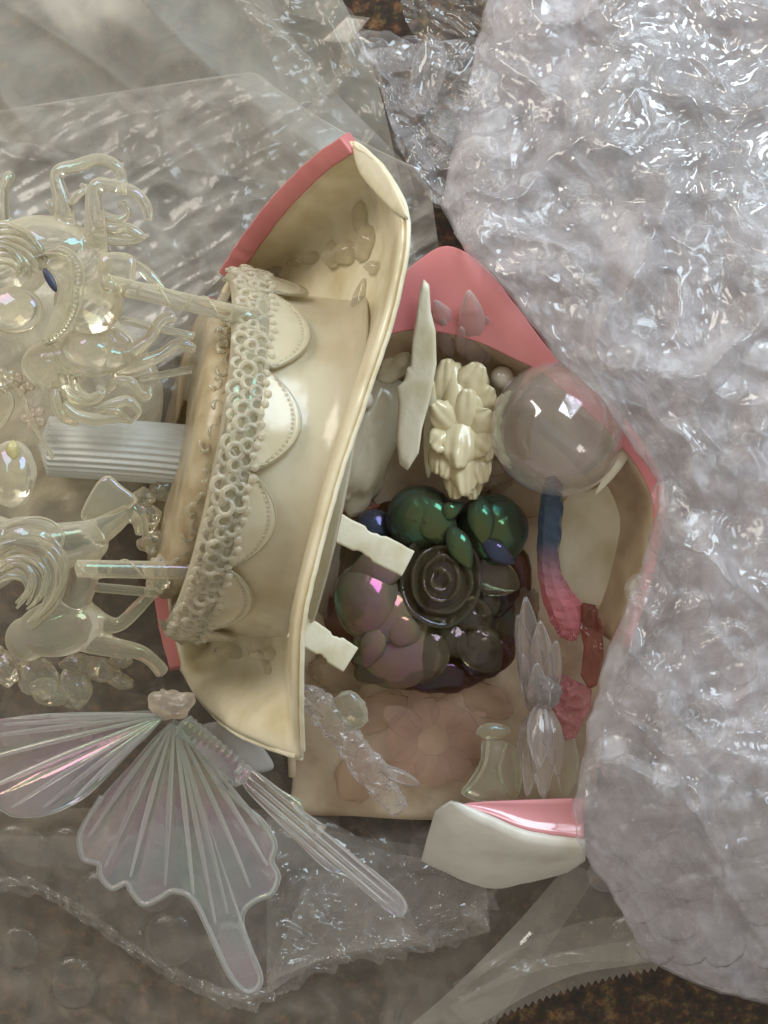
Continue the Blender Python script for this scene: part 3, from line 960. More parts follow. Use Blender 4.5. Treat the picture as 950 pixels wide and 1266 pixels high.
bar([(232, 836, 72), (256, 872, 116), (290, 904, 194), (330, 922, 268), (370, 936, 326)], 8, 16, 'rim', M['cream_pale'], plate, n=50)
V, F = fan_solid([(436, 176), (452, 182), (474, 206), (492, 238), (505, 270), (488, 262), (466, 240), (444, 212)], (464, 218),
                 lambda x, y: 336 + (x - 436) * 1.05 + (y - 176) * 0.15, 5, 60, 8)
mk('corner_facet', V, F, M['cream_pale'], plate)
# clips that stick out below the plate
def clip(p0, p1, w, seed):
    p = cr([p0, tuple((np.array(p0) + np.array(p1)) / 2), p1], 26)
    d = np.array(p1, float)[:2] - np.array(p0, float)[:2]; d /= np.linalg.norm(d)
    nrm = np.array([-d[1], d[0]])
    k = np.linspace(0, 1, 26)
    ww = w * (1 - 0.12 * k + 0.10 * (k > 0.62) - 0.16 * ((k > .55) & (k < .7)))
    jag = 1.6 * pnoise(np.stack([k * 9, k * 0 + seed, k * 0], -1))
    rows = []
    for (s, dz) in ((-1, 7), (-0.9, 9), (0.9, 9), (1, 7), (1, -9), (-1, -9)):
        q = p.copy()
        q[:, 0] += nrm[0] * s * (ww / 2 + (jag if s < 0 else 0)); q[:, 1] += nrm[1] * s * (ww / 2 + (jag if s < 0 else 0))
        q[:, 2] += dz
        rows.append(q)
    Vc = np.stack(rows, 1).reshape(-1, 3)
    n = 26
    Fc = grid_faces(n, 6, wrap_v=True) + [tuple(range(6)), tuple((n - 1) * 6 + k for k in reversed(range(6)))]
    return mk('clip', Vc, Fc, M['cream_pale'], plate, post=mod_bevel(1.5))
clip((378, 632, 330), (505, 697, 300), 36, 1.0)
clip((364, 772, 320), (434, 816, 300), 36, 4.0)
# drum behind the skirt, its flare on to the plate
def revolve(prof, name, mat, parent, a0=-math.pi, a1=math.pi, n=72, wob=0.0):
    ph = np.linspace(a0, a1, n)
    rows = []
    for t, r in prof:
        rr = r + (wob * fbm(np.stack([np.cos(ph) * 2, np.sin(ph) * 2, ph * 0 + t * .05], -1), 2) if wob else 0)
        rows.append(D(t, ph, rr))
    return mk(name, np.concatenate(rows), grid_faces(len(prof), n), mat, parent, closed=False, post=mod_solid(4, -1))
revolve([(46, 60), (46, 150), (43, 170), (30, 176), (2, 178)], 'drum', M['tan_frost'], car, wob=14)
revolve([(8, 205), (4, 214), (-20, 216), (-48, 213), (-72, 210), (-92, 211), (-110, 216), (-126, 228), (-138, 246)], 'flared_collar', M['ivory_frost'], car, wob=4)
# lace skirt: thin band and scallops, with cast rings and beads
skirt = revolve([(24, 214), (18, 224), (0, 228), (-18, 226)], 'lace_skirt', M['ivory_clear'], car, math.radians(-100), math.radians(100), 140, wob=3)
def torus_mesh(R, r, seg=14, sub=7):
    a = np.linspace(0, 2 * math.pi, seg, endpoint=False)[:, None]
    b_ = np.linspace(0, 2 * math.pi, sub, endpoint=False)[None]
    V = np.stack([(R + r * np.cos(b_)) * np.cos(a), (R + r * np.cos(b_)) * np.sin(a), r * np.sin(b_) + 0 * a], -1).reshape(-1, 3)
    me = bpy.data.meshes.new('ring')
    me.from_pydata([tuple(v * U) for v in V], [], grid_faces(seg, sub, True, True))
    bm = bmesh.new(); bm.from_mesh(me); bmesh.ops.recalc_face_normals(bm, faces=bm.faces); bm.to_mesh(me); bm.free()
    me.polygons.foreach_set('use_smooth', [True] * len(me.polygons))
    me.materials.append(M['lace_clear'])
    return me
def ball_mesh(r, name='bead'):
    V, F = ball((0, 0, 0), r, 12, 8)
    me = bpy.data.meshes.new(name)
    me.from_pydata([tuple(v * U) for v in V], [], [tuple(int(i) for i in f) for f in F])
    bm = bmesh.new(); bm.from_mesh(me); bmesh.ops.recalc_face_normals(bm, faces=bm.faces); bm.to_mesh(me); bm.free()
    me.polygons.foreach_set('use_smooth', [True] * len(me.polygons))
    me.materials.append(M['lace_clear'])
    return me
RINGS = [torus_mesh(6.5, 2.6), torus_mesh(8, 2.8), torus_mesh(5, 2.4)]
BEAD = ball_mesh(4.6)
def on_skirt(mesh, name, t, phi, r, parent):
    p = D(t, phi, r)
    W = P(p)
    W2 = P(D(t, phi, r + 5))
    nrm = Vector(W2 - W).normalized()
    o = bpy.data.objects.new(name, mesh)
    o.rotation_mode = 'QUATERNION'
    o.rotation_quaternion = nrm.to_track_quat('Z', 'Y') @ Matrix.Rotation(random.uniform(-.5, .5), 3, 'X').to_quaternion()
    link(o, parent, W)
for row, (t, r, k) in enumerate(((16, 228, 1), (4, 231, 0), (-9, 230, 1))):
    n = 42
    for i in range(n):
        ph = math.radians(-92 + 184 * (i + 0.5 * (row % 2)) / n)
        on_skirt(random.choice(RINGS), 'ring', t + random.uniform(-2.5, 2.5), ph, r + random.uniform(-1, 2.5), skirt)
for i in range(56):
    ph = math.radians(-92 + 184 * i / 55)
    on_skirt(BEAD, 'bead', -20 + 3 * math.sin(i * 1.7), ph, 231, skirt)
# scallops
bounds = [-90, -66, -30, 3, 36, 70, 92]
for a, b_ in zip(bounds[:-1], bounds[1:]):
    a, b_ = math.radians(a), math.radians(b_)
    dep = 54 if b_ < 0.6 else 46
    ph = np.linspace(a, b_, 26)
    arch = np.sin(np.linspace(0, math.pi, 26)) ** 0.7
    rows = []
    for s in np.linspace(0, 1, 9):
        rows.append(D(-16 - dep * arch * s, ph, 228 - 8 * s * arch + 2.5 * (s > 0.93)))
    mk('scallop', np.concatenate(rows), grid_faces(9, 26), M['ivory_frost'], skirt, closed=False, post=mod_solid(3.5, -1))
    g = Geo()
    for (f, rr) in ((0.80, 3.0), (1.0, 2.2)):
        phs = np.linspace(a + 0.02, b_ - 0.02, 22 if f < 0.9 else 40)
        ar = np.sin(np.linspace(0.06, math.pi - 0.06, len(phs))) ** 0.7
        cpt = D(-16 - dep * ar * f, phs, 230 - 8 * ar * f)
        if f < 0.9:
            for q in cpt: g.add(*ball(q, rr, 8, 6))
        else:
            g.add(*tube(cpt, rr, 7))
    o = g.build('beading', M['ivory_clear'], skirt)
    tag(o, kind='stuff')
# molded bumps on the drum, behind the lace
for (y, t, a_, b_) in ((64, 52, 16, 22),):
    V, F = ball(D(t, math.radians(y), 176), (a_, b_, 12), 24, 14, noise=0.5, ns=2.2, seed=y)
    mk('moulded_ornament', V, F, M['ivory_clear'], car)
for k in range(26):
    p0 = math.radians(-70 + 140 * (k + .5) / 26); t0 = 20 + 16 * ((k * 7) % 5) / 4
    an = np.linspace(0, 4.4, 18) + k
    rad = np.linspace(11, 3, 18)
    V, F = tube(D(t0 + rad * np.cos(an) * 0.9, p0 + rad * np.sin(an) / 178.0, 181 + 0 * an), 2.6, 7)
    mk('scroll', V, F, M['ivory_clear'], car)
# hanging lace end at the bottom
V, F = ball((226, 768, 110), (20, 27, 10), 30, 18, rot=0.3, noise=0.35, ns=2.5, seed=12)
mk('lace_end', V, F, M['ivory_clear'], car)
V, F = ball((262, 738, 130), (20, 50, 12), 30, 18, rot=0.35, noise=0.3, ns=2.5, seed=15)
mk('lace_end', V, F, M['ivory_clear'], car)
# glue on the plate
def gb(x, y, a_, b_, c_, rt=0.0): return ball((x, y, plate_z(x, y) + 7), (a_, b_, c_ + 7), 20, 12, rot=rt, noise=0.25, ns=1.6, seed=x * .13)
sculpt('glue_smear', [gb(392, 318, 26, 9, 8, -0.1), gb(414, 318, 18, 13, 12), gb(434, 312, 22, 16, 13), gb(456, 300, 18, 26, 12, 0.3), gb(448, 270, 13, 24, 9), gb(466, 330, 16, 9, 9), gb(412, 304, 8, 9, 12), gb(370, 324, 18, 6, 6)], 2.2, M['glue'], car, 6)
sculpt('glue_smear', [gb(446, 380, 12, 42, 8, 0.2), gb(432, 440, 12, 46, 8, 0.3), gb(420, 490, 9, 30, 7, 0.3)], 2.2, M['glue'], car, 6)
sculpt('glue_smear', [gb(300, 806, 40, 9, 8), gb(340, 808, 36, 8, 8), gb(334, 826, 8, 10, 9), gb(330, 816, 7, 10, 8)], 2.0, M['glue'], car, 4)
for (x, y, a_, b_) in ((398, 512, 6, 16), (391, 545, 5, 26), (408, 488, 4, 10), (436, 462, 2.5, 9), (386, 590, 3, 9)):
    V, F = ball((x, y, plate_z(x, y) + 1), (a_, b_, 6), 14, 10, rot=0.25, noise=0.6, ns=2, seed=x)
    mk('paint_smear', V, F, M['rust'], plate)
for (x, y, a_, b_, rt) in ((436, 470, 7, 34, 0.3), (412, 540, 8, 40, 0.25), (398, 600, 5, 28, 0.2), (428, 500, 4, 18, 0.6)):
    V, F = ball((x, y, plate_z(x, y) + 0.5), (a_, b_, 5), 24, 12, rot=rt, noise=0.6, ns=2.4, seed=y)
    mk('paint_smear', V, F, M['peach_stain'], plate)
# centre column with flutes
def flute(th, s): return 1 + 0.035 * np.cos(th * 28)
V, F = tube([(60, 552, 176), (110, 554, 178), (180, 559, 182), (252, 566, 184)], [36, 37, 37, 38], 224, mod=flute, n=26)
mk('centre_column', V, F, M['column'], car)

# twisted poles
def pole(p0, p1, r, parent, turns=3.2, seed=0):
    p0, p1 = np.array(p0, float), np.array(p1, float)
    V, F = tube(np.linspace(p0, p1, 12), r, 16)
    po = mk('pole', V, F, M['ivory_clear'], parent)
    d = p1 - p0; Ln = np.linalg.norm(d); t = d / Ln
    a = np.cross(t, [0, 0, 1]); a /= np.linalg.norm(a); b_ = np.cross(a, t)
    k = np.linspace(0, 1, 90)
    an = k * turns * 2 * math.pi + seed
    h = p0 + k[:, None] * d + (r + 0.4) * (np.cos(an)[:, None] * a + np.sin(an)[:, None] * b_)
    V, F = tube(h, 1.7, 6)
    mk('twist', V, F, M['ivory_clear'], po)
pole((132, 350, 316), (316, 394, 322), 11, car, 3.0, 0.4)
pole((96, 703, 268), (276, 706, 296), 11, car, 2.6, 1.0)
pole((-20, 690, 214), (30, 700, 214), 9, car, 1.0, 0)
V, F = tube([(118, 726, 236), (196, 733, 238)], 6, 10, n=8); mk('pole', V, F, M['ivory_clear'], car)
V, F = tube([(150, 395, 230), (240, 416, 240)], 5, 10, n=8); mk('pole', V, F, M['ivory_clear'], car)
V, F = tube([(168, 470, 200), (246, 455, 205)], 5, 10, n=8); mk('pole', V, F, M['ivory_clear'], car)

def limb(pts, rad, n=28, seg=12): return tube(pts, rad, seg, n=n)
# --- horse at the top
h1 = sculpt('horse', [
    ball((58, 302, 286), (62, 36, 40), 28, 18, rot=0.12), ball((104, 322, 280), (36, 34, 36), 24, 16), ball((10, 330, 270), (52, 40, 38), 24, 16),
    ball((110, 372, 268), (44, 42, 36), 24, 16),
    limb([(80, 285, 290), (79, 255, 300), (70, 214, 304), (96, 205, 306), (124, 197, 306), (146, 208, 304), (155, 232, 300)], [15, 12, 8, 9, 8, 8, 5], 40),
    limb([(116, 330, 290), (118, 282, 306), (117, 232, 314), (140, 230, 316), (166, 238, 314), (180, 254, 310), (185, 272, 306)], [20, 14, 9, 8.5, 8, 8, 6], 40),
    limb([(4, 300, 280), (4, 270, 288), (4, 236, 290), (10, 222, 292), (14, 214, 290)], [12, 9, 8, 8, 7], 24),
], 2.6, M['ivory_clear'], car)
for k, (pts, r) in enumerate((
        ([(122, 262, 300), (132, 268, 304), (148, 272, 306), (158, 264, 307), (154, 252, 307), (146, 254, 306)], [5, 6, 5.5, 5, 4, 3]),
        ([(120, 276, 300), (140, 282, 304), (158, 282, 305), (172, 290, 304), (180, 294, 302)], [6, 8, 7, 6, 3]),
        ([(118, 290, 298), (138, 296, 300), (158, 298, 300), (176, 296, 300)], [6, 8, 6, 3]),
        ([(88, 252, 306), (98, 240, 310), (106, 234, 311), (100, 228, 311)], [5, 5, 4, 3]),
        ([(70, 262, 296), (62, 254, 300), (58, 250, 300)], [6, 6, 5]))):
    V, F = limb(pts, r, 26, 10); mk('tail', V, F, M['ivory_clear'], h1)
def mane(parent, path, cen, z, lanes, f0, f1, r):
    path = np.asarray(path, float); cen = np.asarray(cen, float)
    for k in range(lanes):
        f = f0 + (f1 - f0) * k / (lanes - 1)
        q = cr(cen + (path - cen) * f, 30)
        w = 3.0 * np.sin(np.linspace(0, 7, 30) + k * 1.3)
        tg = np.gradient(q, axis=0); tg /= np.linalg.norm(tg, axis=1)[:, None] + 1e-9
        q = q + np.stack([-tg[:, 1], tg[:, 0]], -1) * w[:, None]
        a, b_ = int(random.uniform(0, 5)), int(random.uniform(24, 30))
        V, F = tube(np.stack([q[:, 0], q[:, 1], z + 5 * np.sin(np.linspace(0, 3.1, 30)) + random.uniform(-3, 3)], -1)[a:b_], interp(np.linspace(0, 1, b_ - a), [0, .2, .7, 1], [r * .5, r, r, r * .35]), 9)
        mk('mane_lock', V, F, M['ivory_clear'], parent)
mane(h1, [(-30, 306), (2, 284), (36, 296), (56, 322), (50, 350)], (-6, 346), 318, 8, 0.42, 1.06, 4.6)
V, F = fan_solid([(52, 318), (72, 308), (92, 318), (100, 345), (94, 380), (82, 408), (60, 428), (52, 420), (64, 395), (72, 365), (66, 340)], (80, 352),
                 lambda x, y: 322 - 0.12 * np.abs(y - 350), 8, 80, 8)
mk('saddle', V, F, M['ivory_clear'], h1)
g = Geo()
arc = cr([(50, 316, 322), (72, 309, 328), (92, 322, 328), (97, 348, 326), (92, 378, 322), (80, 404, 318), (60, 424, 314)], 34)
for q in arc: g.add(*ball(q, 3.0, 8, 6))
o = g.build('studs', M['ivory_clear'], h1); tag(o, kind='stuff')
for off in (-7, 7):
    V, F = tube(cr([(50 + off, 318, 322), (72 + off * .7, 309 - off * .6, 328), (92 + off, 322, 328), (97 + off, 348, 326), (92 + off, 378, 322), (80 + off, 404 + abs(off) * .3, 318), (58 + off * .6, 426, 314)], 40), 1.6, 6)
    mk('saddle_trim', V, F, M['ivory_clear'], h1)
V, F = ball((62, 346, 326), (5, 17, 3), 14, 10, rot=-0.5)
mk('dark_mark', V, F, pbr('navy_paint', rgb(52, 56, 78), 0.4), h1)
V, F = ball((18, 384, 300), (36, 30, 14), 26, 14)
mk('flank', V, F, M['ivory_clear'], h1)
V, F = fan_solid([(124, 316), (164, 316), (166, 350), (148, 362), (126, 356)], (146, 338), lambda x, y: 312 + 0 * x, 10, 50, 6)
mk('stirrup_plate', V, F, M['ivory_clear'], h1)
V, F = leaf((166, 322, 306), (208, 364, 306), 7, 4); mk('strap', V, F, M['ivory_clear'], h1)

# --- middle horse (belly and curled tail)
h2 = sculpt('horse', [
    ball((112, 432, 250), (38, 30, 34), 26, 16, rot=0.2), ball((70, 452, 236), (44, 34, 30), 24, 16), ball((136, 440, 250), (26, 22, 26), 20, 14),
    limb([(130, 448, 254), (158, 438, 262), (184, 420, 266), (200, 396, 268), (216, 392, 266)], [16, 11, 8, 8, 8], 30),
    limb([(140, 458, 250), (170, 452, 256), (200, 438, 260), (222, 424, 262), (240, 432, 258)], [14, 10, 8, 7, 7], 30),
    limb([(120, 410, 250), (140, 412, 256), (160, 424, 256)], [12, 9, 6], 20),
], 2.6, M['ivory_clear'], car)
curls = [([(76, 462, 252), (84, 486, 262), (100, 496, 266), (120, 494, 266), (128, 484, 264), (120, 478, 262)], [6, 7, 7, 6, 5, 3]),
         ([(90, 464, 254), (94, 480, 264), (108, 492, 268), (124, 486, 268)], [5, 6, 6, 4]),
         ([(134, 482, 258), (146, 472, 266), (162, 474, 268), (170, 486, 264), (182, 490, 258), (186, 478, 256)], [5, 7, 8, 7, 6, 3]),
         ([(118, 508, 258), (140, 500, 266), (158, 496, 268), (170, 508, 262), (166, 518, 256)], [6, 7, 7, 6, 3]),
         ([(80, 500, 252), (98, 514, 258), (120, 518, 260), (146, 516, 258), (164, 522, 252)], [6, 8, 8, 7, 3]),
         ([(70, 470, 244), (70, 494, 248), (78, 514, 248), (96, 524, 246)], [6, 8, 8, 4]),
         ([(126, 508, 262), (144, 508, 266), (156, 516, 262)], [5, 6, 3])]
for pts, r in curls:
    V, F = limb(pts, r, 28, 10); mk('tail_curl', V, F, M['ivory_clear'], h2)
V, F = tube(cr([(64, 428, 254), (74, 450, 260), (96, 464, 262), (130, 462, 262), (160, 448, 260)], 30), 2.4, 7); mk('girth_strap', V, F, M['ivory_clear'], h2)
g = Geo()
for q in cr([(70, 456, 260), (84, 462, 264), (100, 466, 264)], 9): g.add(*ball(q, 2.6, 8, 6))
o = g.build('studs', M['ivory_clear'], h2); tag(o, kind='stuff')

# --- flowers and drop bead beside the column
for (x, y, c) in ((28, 474, 0), (42, 516, 0), (8, 470, 1)):
    for k in range(5):
        a = k * 1.256 + x
        V, F = ball((x + 9 * math.cos(a), y + 9 * math.sin(a), 232), (8, 6, 4), 12, 8, rot=a)
        mk('petal', V, F, M['peach'] if c == 0 else M['ivory_clear'], car)
V, F = ball((14, 586, 232), (32, 42, 30), 28, 18, noise=0.12, ns=1.6, seed=2)
mk('drop_bead', V, F, M['ivory_clear'], car)
V, F = ball((16, 556, 256), (8, 12, 6), 16, 10, noise=0.3); mk('drop_highlight', V, F, pbr('yellow_highlight', rgb(232, 224, 170), 0.15, Transmission_Weight=0.5), car)  # yellow highlight on the drop bead, built in as a small pale lump
V, F = tube(cr([(8, 470, 236), (30, 492, 240), (36, 512, 240), (50, 540, 236), (66, 566, 230)], 30), 3, 8); mk('vine', V, F, M['ivory_clear'], car)
V, F = tube(cr([(-20, 480, 230), (6, 482, 234), (16, 500, 234), (4, 524, 232), (-14, 530, 230)], 30), 3, 8); mk('vine', V, F, M['ivory_clear'], car)
V, F = fan_solid([(-60, 330), (60, 350), (150, 400), (200, 470), (190, 560), (160, 640), (60, 690), (-60, 720)], (40, 520), lambda x, y: 128 + 0 * x, 10, 80, 12)
mk('canopy_panel', V, F, film('hazy_canopy_plastic', 0.34, 0.3, rgb(240, 231, 204), rough=0.12, bump=(120, 0.4), patch=0.5), car)

# --- horse at the bottom
h3 = sculpt('horse', [
    ball((36, 668, 236), (44, 30, 34), 26, 16, rot=0.1), ball((90, 680, 232), (46, 26, 32), 26, 16, rot=-0.25), ball((-10, 672, 230), (40, 36, 32), 24, 16),
    ball((100, 716, 226), (22, 52, 30), 24, 18, rot=0.25), ball((74, 776, 220), (56, 36, 34), 28, 18, rot=-0.2), ball((34, 790, 210), (28, 28, 26), 20, 14),
    limb([(70, 672, 240), (110, 662, 244), (140, 646, 240), (160, 630, 236)], [26, 20, 15, 10], 30),
    limb([(106, 760, 222), (130, 770, 226), (148, 772, 228), (172, 750, 230), (196, 724, 228)], [18, 11, 9, 9, 7], 32),
    limb([(108, 790, 216), (140, 800, 222), (172, 806, 222), (190, 818, 220), (202, 832, 218)], [18, 13, 10, 9, 10], 32),
    limb([(160, 626, 236), (172, 640, 234), (176, 660, 230)], [11, 11, 9], 20),
], 2.6, M['ivory_clear'], car)
mane(h3, [(-34, 694), (18, 662), (62, 674), (78, 708), (62, 748), (30, 778)], (8, 734), 258, 12, 0.34, 1.04, 4.4)
V, F = fan_solid([(100, 638), (118, 600), (134, 588), (150, 600), (170, 618), (150, 634), (120, 644)], (134, 618), lambda x, y: 250 - 0.1 * (y - 600), 9, 60, 8)
mk('ear_plate', V, F, M['ivory_clear'], h3)
V, F = tube(cr([(0, 652, 262), (40, 640, 268), (66, 646, 268), (78, 662, 266), (74, 684, 264)], 30), 1.8, 6); mk('strap', V, F, M['ivory_clear'], h3)
V, F = tube(cr([(74, 678, 264), (82, 706, 262), (72, 744, 256), (40, 776, 248)], 30), 3, 7); mk('strap', V, F, M['ivory_clear'], h3)
# flower garland under the horse
for (x, y, a_, b_, rt) in ((48, 838, 30, 24, 0.4), (92, 850, 22, 24, 0), (64, 856, 26, 16, 0.2), (124, 828, 26, 15, 0.3), (148, 842, 18, 10, 0.3), (28, 812, 14, 16, 0),
                           (6, 826, 16, 24, -0.3), (-8, 808, 14, 12, 0), (100, 822, 24, 14, 0.1), (150, 816, 14, 10, 0)):
    V, F = ball((x, y, 176), (a_, b_, 14), 22, 14, rot=rt, noise=0.35, ns=1.6, seed=x * .37)
    mk('garland_petal', V, F, M['ivory_clear'], car)
for (x, y, a_, b_) in ((182, 640, 16, 18), (192, 672, 20, 14), (206, 606, 20, 16), (178, 616, 14, 12)):
    V, F = ball((x, y, 188), (a_, b_, 12), 22, 14, noise=0.45, ns=1.8, seed=x)
    mk('moulded_ornament', V, F, M['ivory_clear'], car)

# ------------------------------------------------------------------ butterfly wings
wg = thing('butterfly_wings', 'broken set of clear iridescent butterfly wings on the dark bubble wrap', 'wings', (230, 960, 60))
def ray_ridges(root, n, amp, a0=0.0, power=0.8):
    def f(X, Y, s, k):
        an = np.arctan2(Y - root[1], X - root[0])
        w = np.cos(an * n + a0 + 0.6 * np.sin(an * 3))
        return amp * np.sign(w) * np.abs(w) ** power * np.clip(s * 1.5, 0, 1) * np.clip((1 - s) * 9, 0.0, 1)
    return f
rootB = (216, 888)
WB = [(198, 905), (162, 945), (126, 985), (103, 1022), (98, 1040), (104, 1062), (122, 1068), (124, 1082), (138, 1098), (156, 1092), (164, 1104), (178, 1118), (198, 1110), (212, 1102), (232, 1106), (244, 1120), (254, 1140),
                  (272, 1180), (286, 1208), (304, 1226), (318, 1222), (322, 1206), (308, 1170), (299, 1142), (303, 1124), (318, 1112), (336, 1104), (344, 1084), (336, 1064), (340, 1044), (326, 1018), (306, 1000), (272, 970), (244, 935), (226, 900)]
V, F = fan_solid(WB, rootB, lambda x, y: 196 - 0.16 * (y - 890) + 0.05 * (x - 216), 7, 260, 40, rfun=ray_ridges(rootB, 15, 6.0, 0.4, 0.6))
hw = mk('hind_wing', V, F, M['wing'], wg)
def veins(root, ends, zf, parent, r=2.1):
    for (x, y) in ends:
        k = np.linspace(0.04, 0.97, 24)
        px = root[0] + (x - root[0]) * k + 6 * np.sin(k * 3.1) * ((x - root[0]) / 200)
        py = root[1] + (y - root[1]) * k
        V, F = tube(np.stack([px, py, zf(px, py) + 4.5], -1), interp(k, [0, .5, 1], [1.3, r * 1.7, 1.4]), 8)
        mk('vein', V, F, M['vein'], parent)
veins(rootB, [(106, 1040), (128, 1078), (160, 1090), (204, 1102), (240, 1112), (268, 1150), (284, 1136), (312, 1104), (334, 1076), (322, 1024), (284, 984)],
      lambda x, y: 196 - 0.16 * (y - 890) + 0.05 * (x - 216), hw)
edge = cr(WB[2:-2], 170)
V, F = tube(np.stack([edge[:, 0], edge[:, 1], 197 - 0.16 * (edge[:, 1] - 890) + 0.05 * (edge[:, 0] - 216)], -1), 3.6, 9)
mk('wing_edge', V, F, M['vein'], wg)
rootA = (206, 884)
V, F = fan_solid([(190, 880), (150, 880), (60, 882), (0, 889), (-60, 898), (-66, 970), (-20, 992), (0, 1002), (20, 1011), (60, 1008), (100, 990), (126, 968), (160, 932), (192, 900)],
                 rootA, lambda x, y: 206 + 0.05 * (206 - x), 7, 220, 40, rfun=ray_ridges(rootA, 14, 5.5, 1.0, 0.6))
fw = mk('fore_wing', V, F, M['wing'], wg)
veins(rootA, [(60, 886), (0, 896), (-50, 915), (-60, 950), (-30, 982), (10, 1002), (50, 1002), (90, 990), (120, 968), (150, 938)], lambda x, y: 206 + 0.05 * (206 - x), fw)
rootC = (305, 960)
V, F = fan_solid([(292, 950), (314, 952), (348, 976), (372, 990), (358, 990), (384, 1008), (404, 1022), (392, 1020), (420, 1042), (446, 1064), (470, 1082), (496, 1106), (504, 1122), (496, 1134), (478, 1126), (452, 1104), (428, 1084),
                  (402, 1074), (366, 1040), (330, 1004), (304, 976)],
                 (390, 1040), lambda x, y: 182 - 0.14 * (x - 305), 8, 220, 16,
                 rfun=lambda X, Y, s, k: 2.4 * np.cos(((Y - 960) * 0.76 - (X - 305) * 0.65) * 0.75) * np.clip((1 - s) * 5, 0, 1))
mk('folded_wing', V, F, M['wing'], wg)
V, F = fan_solid([(246, 900), (276, 892), (306, 905), (330, 930), (338, 950), (312, 956), (284, 946), (260, 925)], (292, 925), lambda x, y: 160 + 0 * x, 6, 80, 10)
mk('cloudy_wing', V, F, M['wing_dull'], wg)
V, F = tube([(226, 896, 204), (262, 925, 200), (302, 962, 190)], [15, 14, 16], 20, n=60, mod=lambda th, s: 1 + 0.055 * np.sin(s * 74) * np.ones_like(th))
mk('hinge', V, F, M['wing'], wg)
stub = sculpt('broken_stub', [ball((210, 874, 206), (26, 17, 16), 22, 14, rot=0.1, noise=0.4, ns=2.0, seed=1), ball((230, 866, 208), (13, 10, 10), 16, 10), ball((194, 864, 206), (12, 10, 10), 16, 10), ball((214, 858, 208), (9, 6, 8), 14, 8), leaf((214, 868, 210), (243, 858, 214), 8, 4), leaf((206, 868, 210), (200, 850, 214), 7, 4)],
              2.2, M['peach'], wg)

# ------------------------------------------------------------------ loose pieces in the tray
# smoky cluster
cl = thing('resin_cluster', 'dark iridescent green and purple resin flower cluster in the tray', 'resin flower', (540, 730, 54))
V, F = ball((528, 735, 62), (132, 122, 30), 48, 24, noise=0.08, ns=1.5, seed=3); mk('amber_base', V, F, M['amber'], cl)
for (x, y, z, r, mat, sd) in ((520, 640, 108, (44, 40, 40), 'pearl_green', 1), (608, 656, 100, (46, 46, 40), 'pearl_green', 2), (463, 651, 92, (24, 22, 20), 'pearl_blue', 3),
                              (455, 742, 112, (42, 50, 40), 'pearl_purple', 4), (492, 800, 92, (58, 52, 38), 'pearl_purple', 5)):
    V, F = ball((x, y, z), r, 36, 24, noise=0.06, ns=1.3, seed=sd); mk('pearl_bead', V, F, M[mat], cl)
for (a, b_, w, t, mat) in (((590, 612, 136), (600, 676, 138), 17, 7, 'pearl_green'), ((556, 650, 140), (582, 704, 138), 15, 6, 'pearl_green'),
                           ((596, 668, 140), (636, 698, 132), 12, 5, 'pearl_blue'), ((540, 640, 136), (574, 622, 138), 11, 5, 'pearl_green'),
                           ((470, 770, 132), (452, 826, 116), 16, 7, 'pearl_purple'), ((476, 762, 134), (522, 800, 112), 20, 7, 'pearl_purple')):
    V, F = leaf(a, b_, w, t, bend=8, n=18); mk('leaf', V, F, M[mat], cl)
for (a, b_, w, t, mat_) in (((500, 690, 124), (432, 716, 128), 26, 9, 'pearl_purple'), ((512, 742, 120), (440, 790, 120), 30, 9, 'pearl_purple'), ((536, 776, 112), (520, 846, 96), 28, 9, 'smoke'),
                            ((580, 700, 120), (642, 726, 104), 24, 8, 'smoke'), ((560, 668, 128), (506, 612, 132), 24, 8, 'pearl_green'), ((586, 660, 126), (640, 626, 112), 24, 8, 'pearl_green'),
                            ((500, 800, 110), (440, 838, 92), 26, 8, 'smoke'), ((572, 780, 106), (618, 828, 88), 26, 8, 'smoke')):
    V, F = leaf(a, b_, w, t, bend=10, n=18, pw=0.6); mk('petal', V, F, M[mat_], cl)
# rose
def petal(c, r0, a0, span, z, tall, name, mat, parent, sq=1.0, flare=0.25):
    a = np.linspace(a0, a0 + span, 22)
    rows = []
    for s in np.linspace(0, 1, 9):
        rr = r0 * (0.72 + 0.28 * s + flare * s * s)
        hz = z - tall * 0.5 + tall * s * np.sin(np.linspace(0.18, math.pi - 0.18, 22)) ** 0.5
        wv = 2.6 * pnoise(np.stack([np.cos(a) * 1.6, np.sin(a) * 1.6, a * 0 + r0 * .3 + s], -1))
        rows.append(np.stack([c[0] + (rr + wv) * np.cos(a), c[1] + (rr + wv) * sq * np.sin(a), hz + wv * 1.5], -1))
    return mk(name, np.concatenate(rows), grid_faces(9, 22), mat, parent, closed=False, post=mod_solid(3.5, 0))
rc = (546, 716)
V, F = ball((546, 718, 112), (40, 52, 30), 30, 20, noise=0.12, ns=1.6, seed=5); mk('rose_heart', V, F, M['smoke'], cl)
for k, (r0, n) in enumerate(((9, 2), (19, 3), (29, 3), (40, 4))):
    for q in range(n):
        petal((rc[0] + random.uniform(-2, 2), rc[1] + random.uniform(-2, 2)), r0, q * 2 * math.pi / n + k * 0.9, 2 * math.pi / n * 1.4, 144 - k * 8, 24, 'rose_petal', M['smoke'], cl, sq=1.15, flare=0.3)
for (x, y, a_, b_, r_) in ((580, 762, 30, 24, 0.5), (562, 790, 32, 22, 0.3), (600, 742, 18, 26, 0.2), (592, 790, 26, 18, 0.1)):
    V, F = ball((x, y, 100), (a_, b_, 20), 26, 16, rot=r_, noise=0.3, ns=1.5, seed=x); mk('petal', V, F, M['smoke'], cl)
petal((582, 764), 20, 3.2, 3.0, 120, 16, 'rose_petal', M['smoke'], cl)
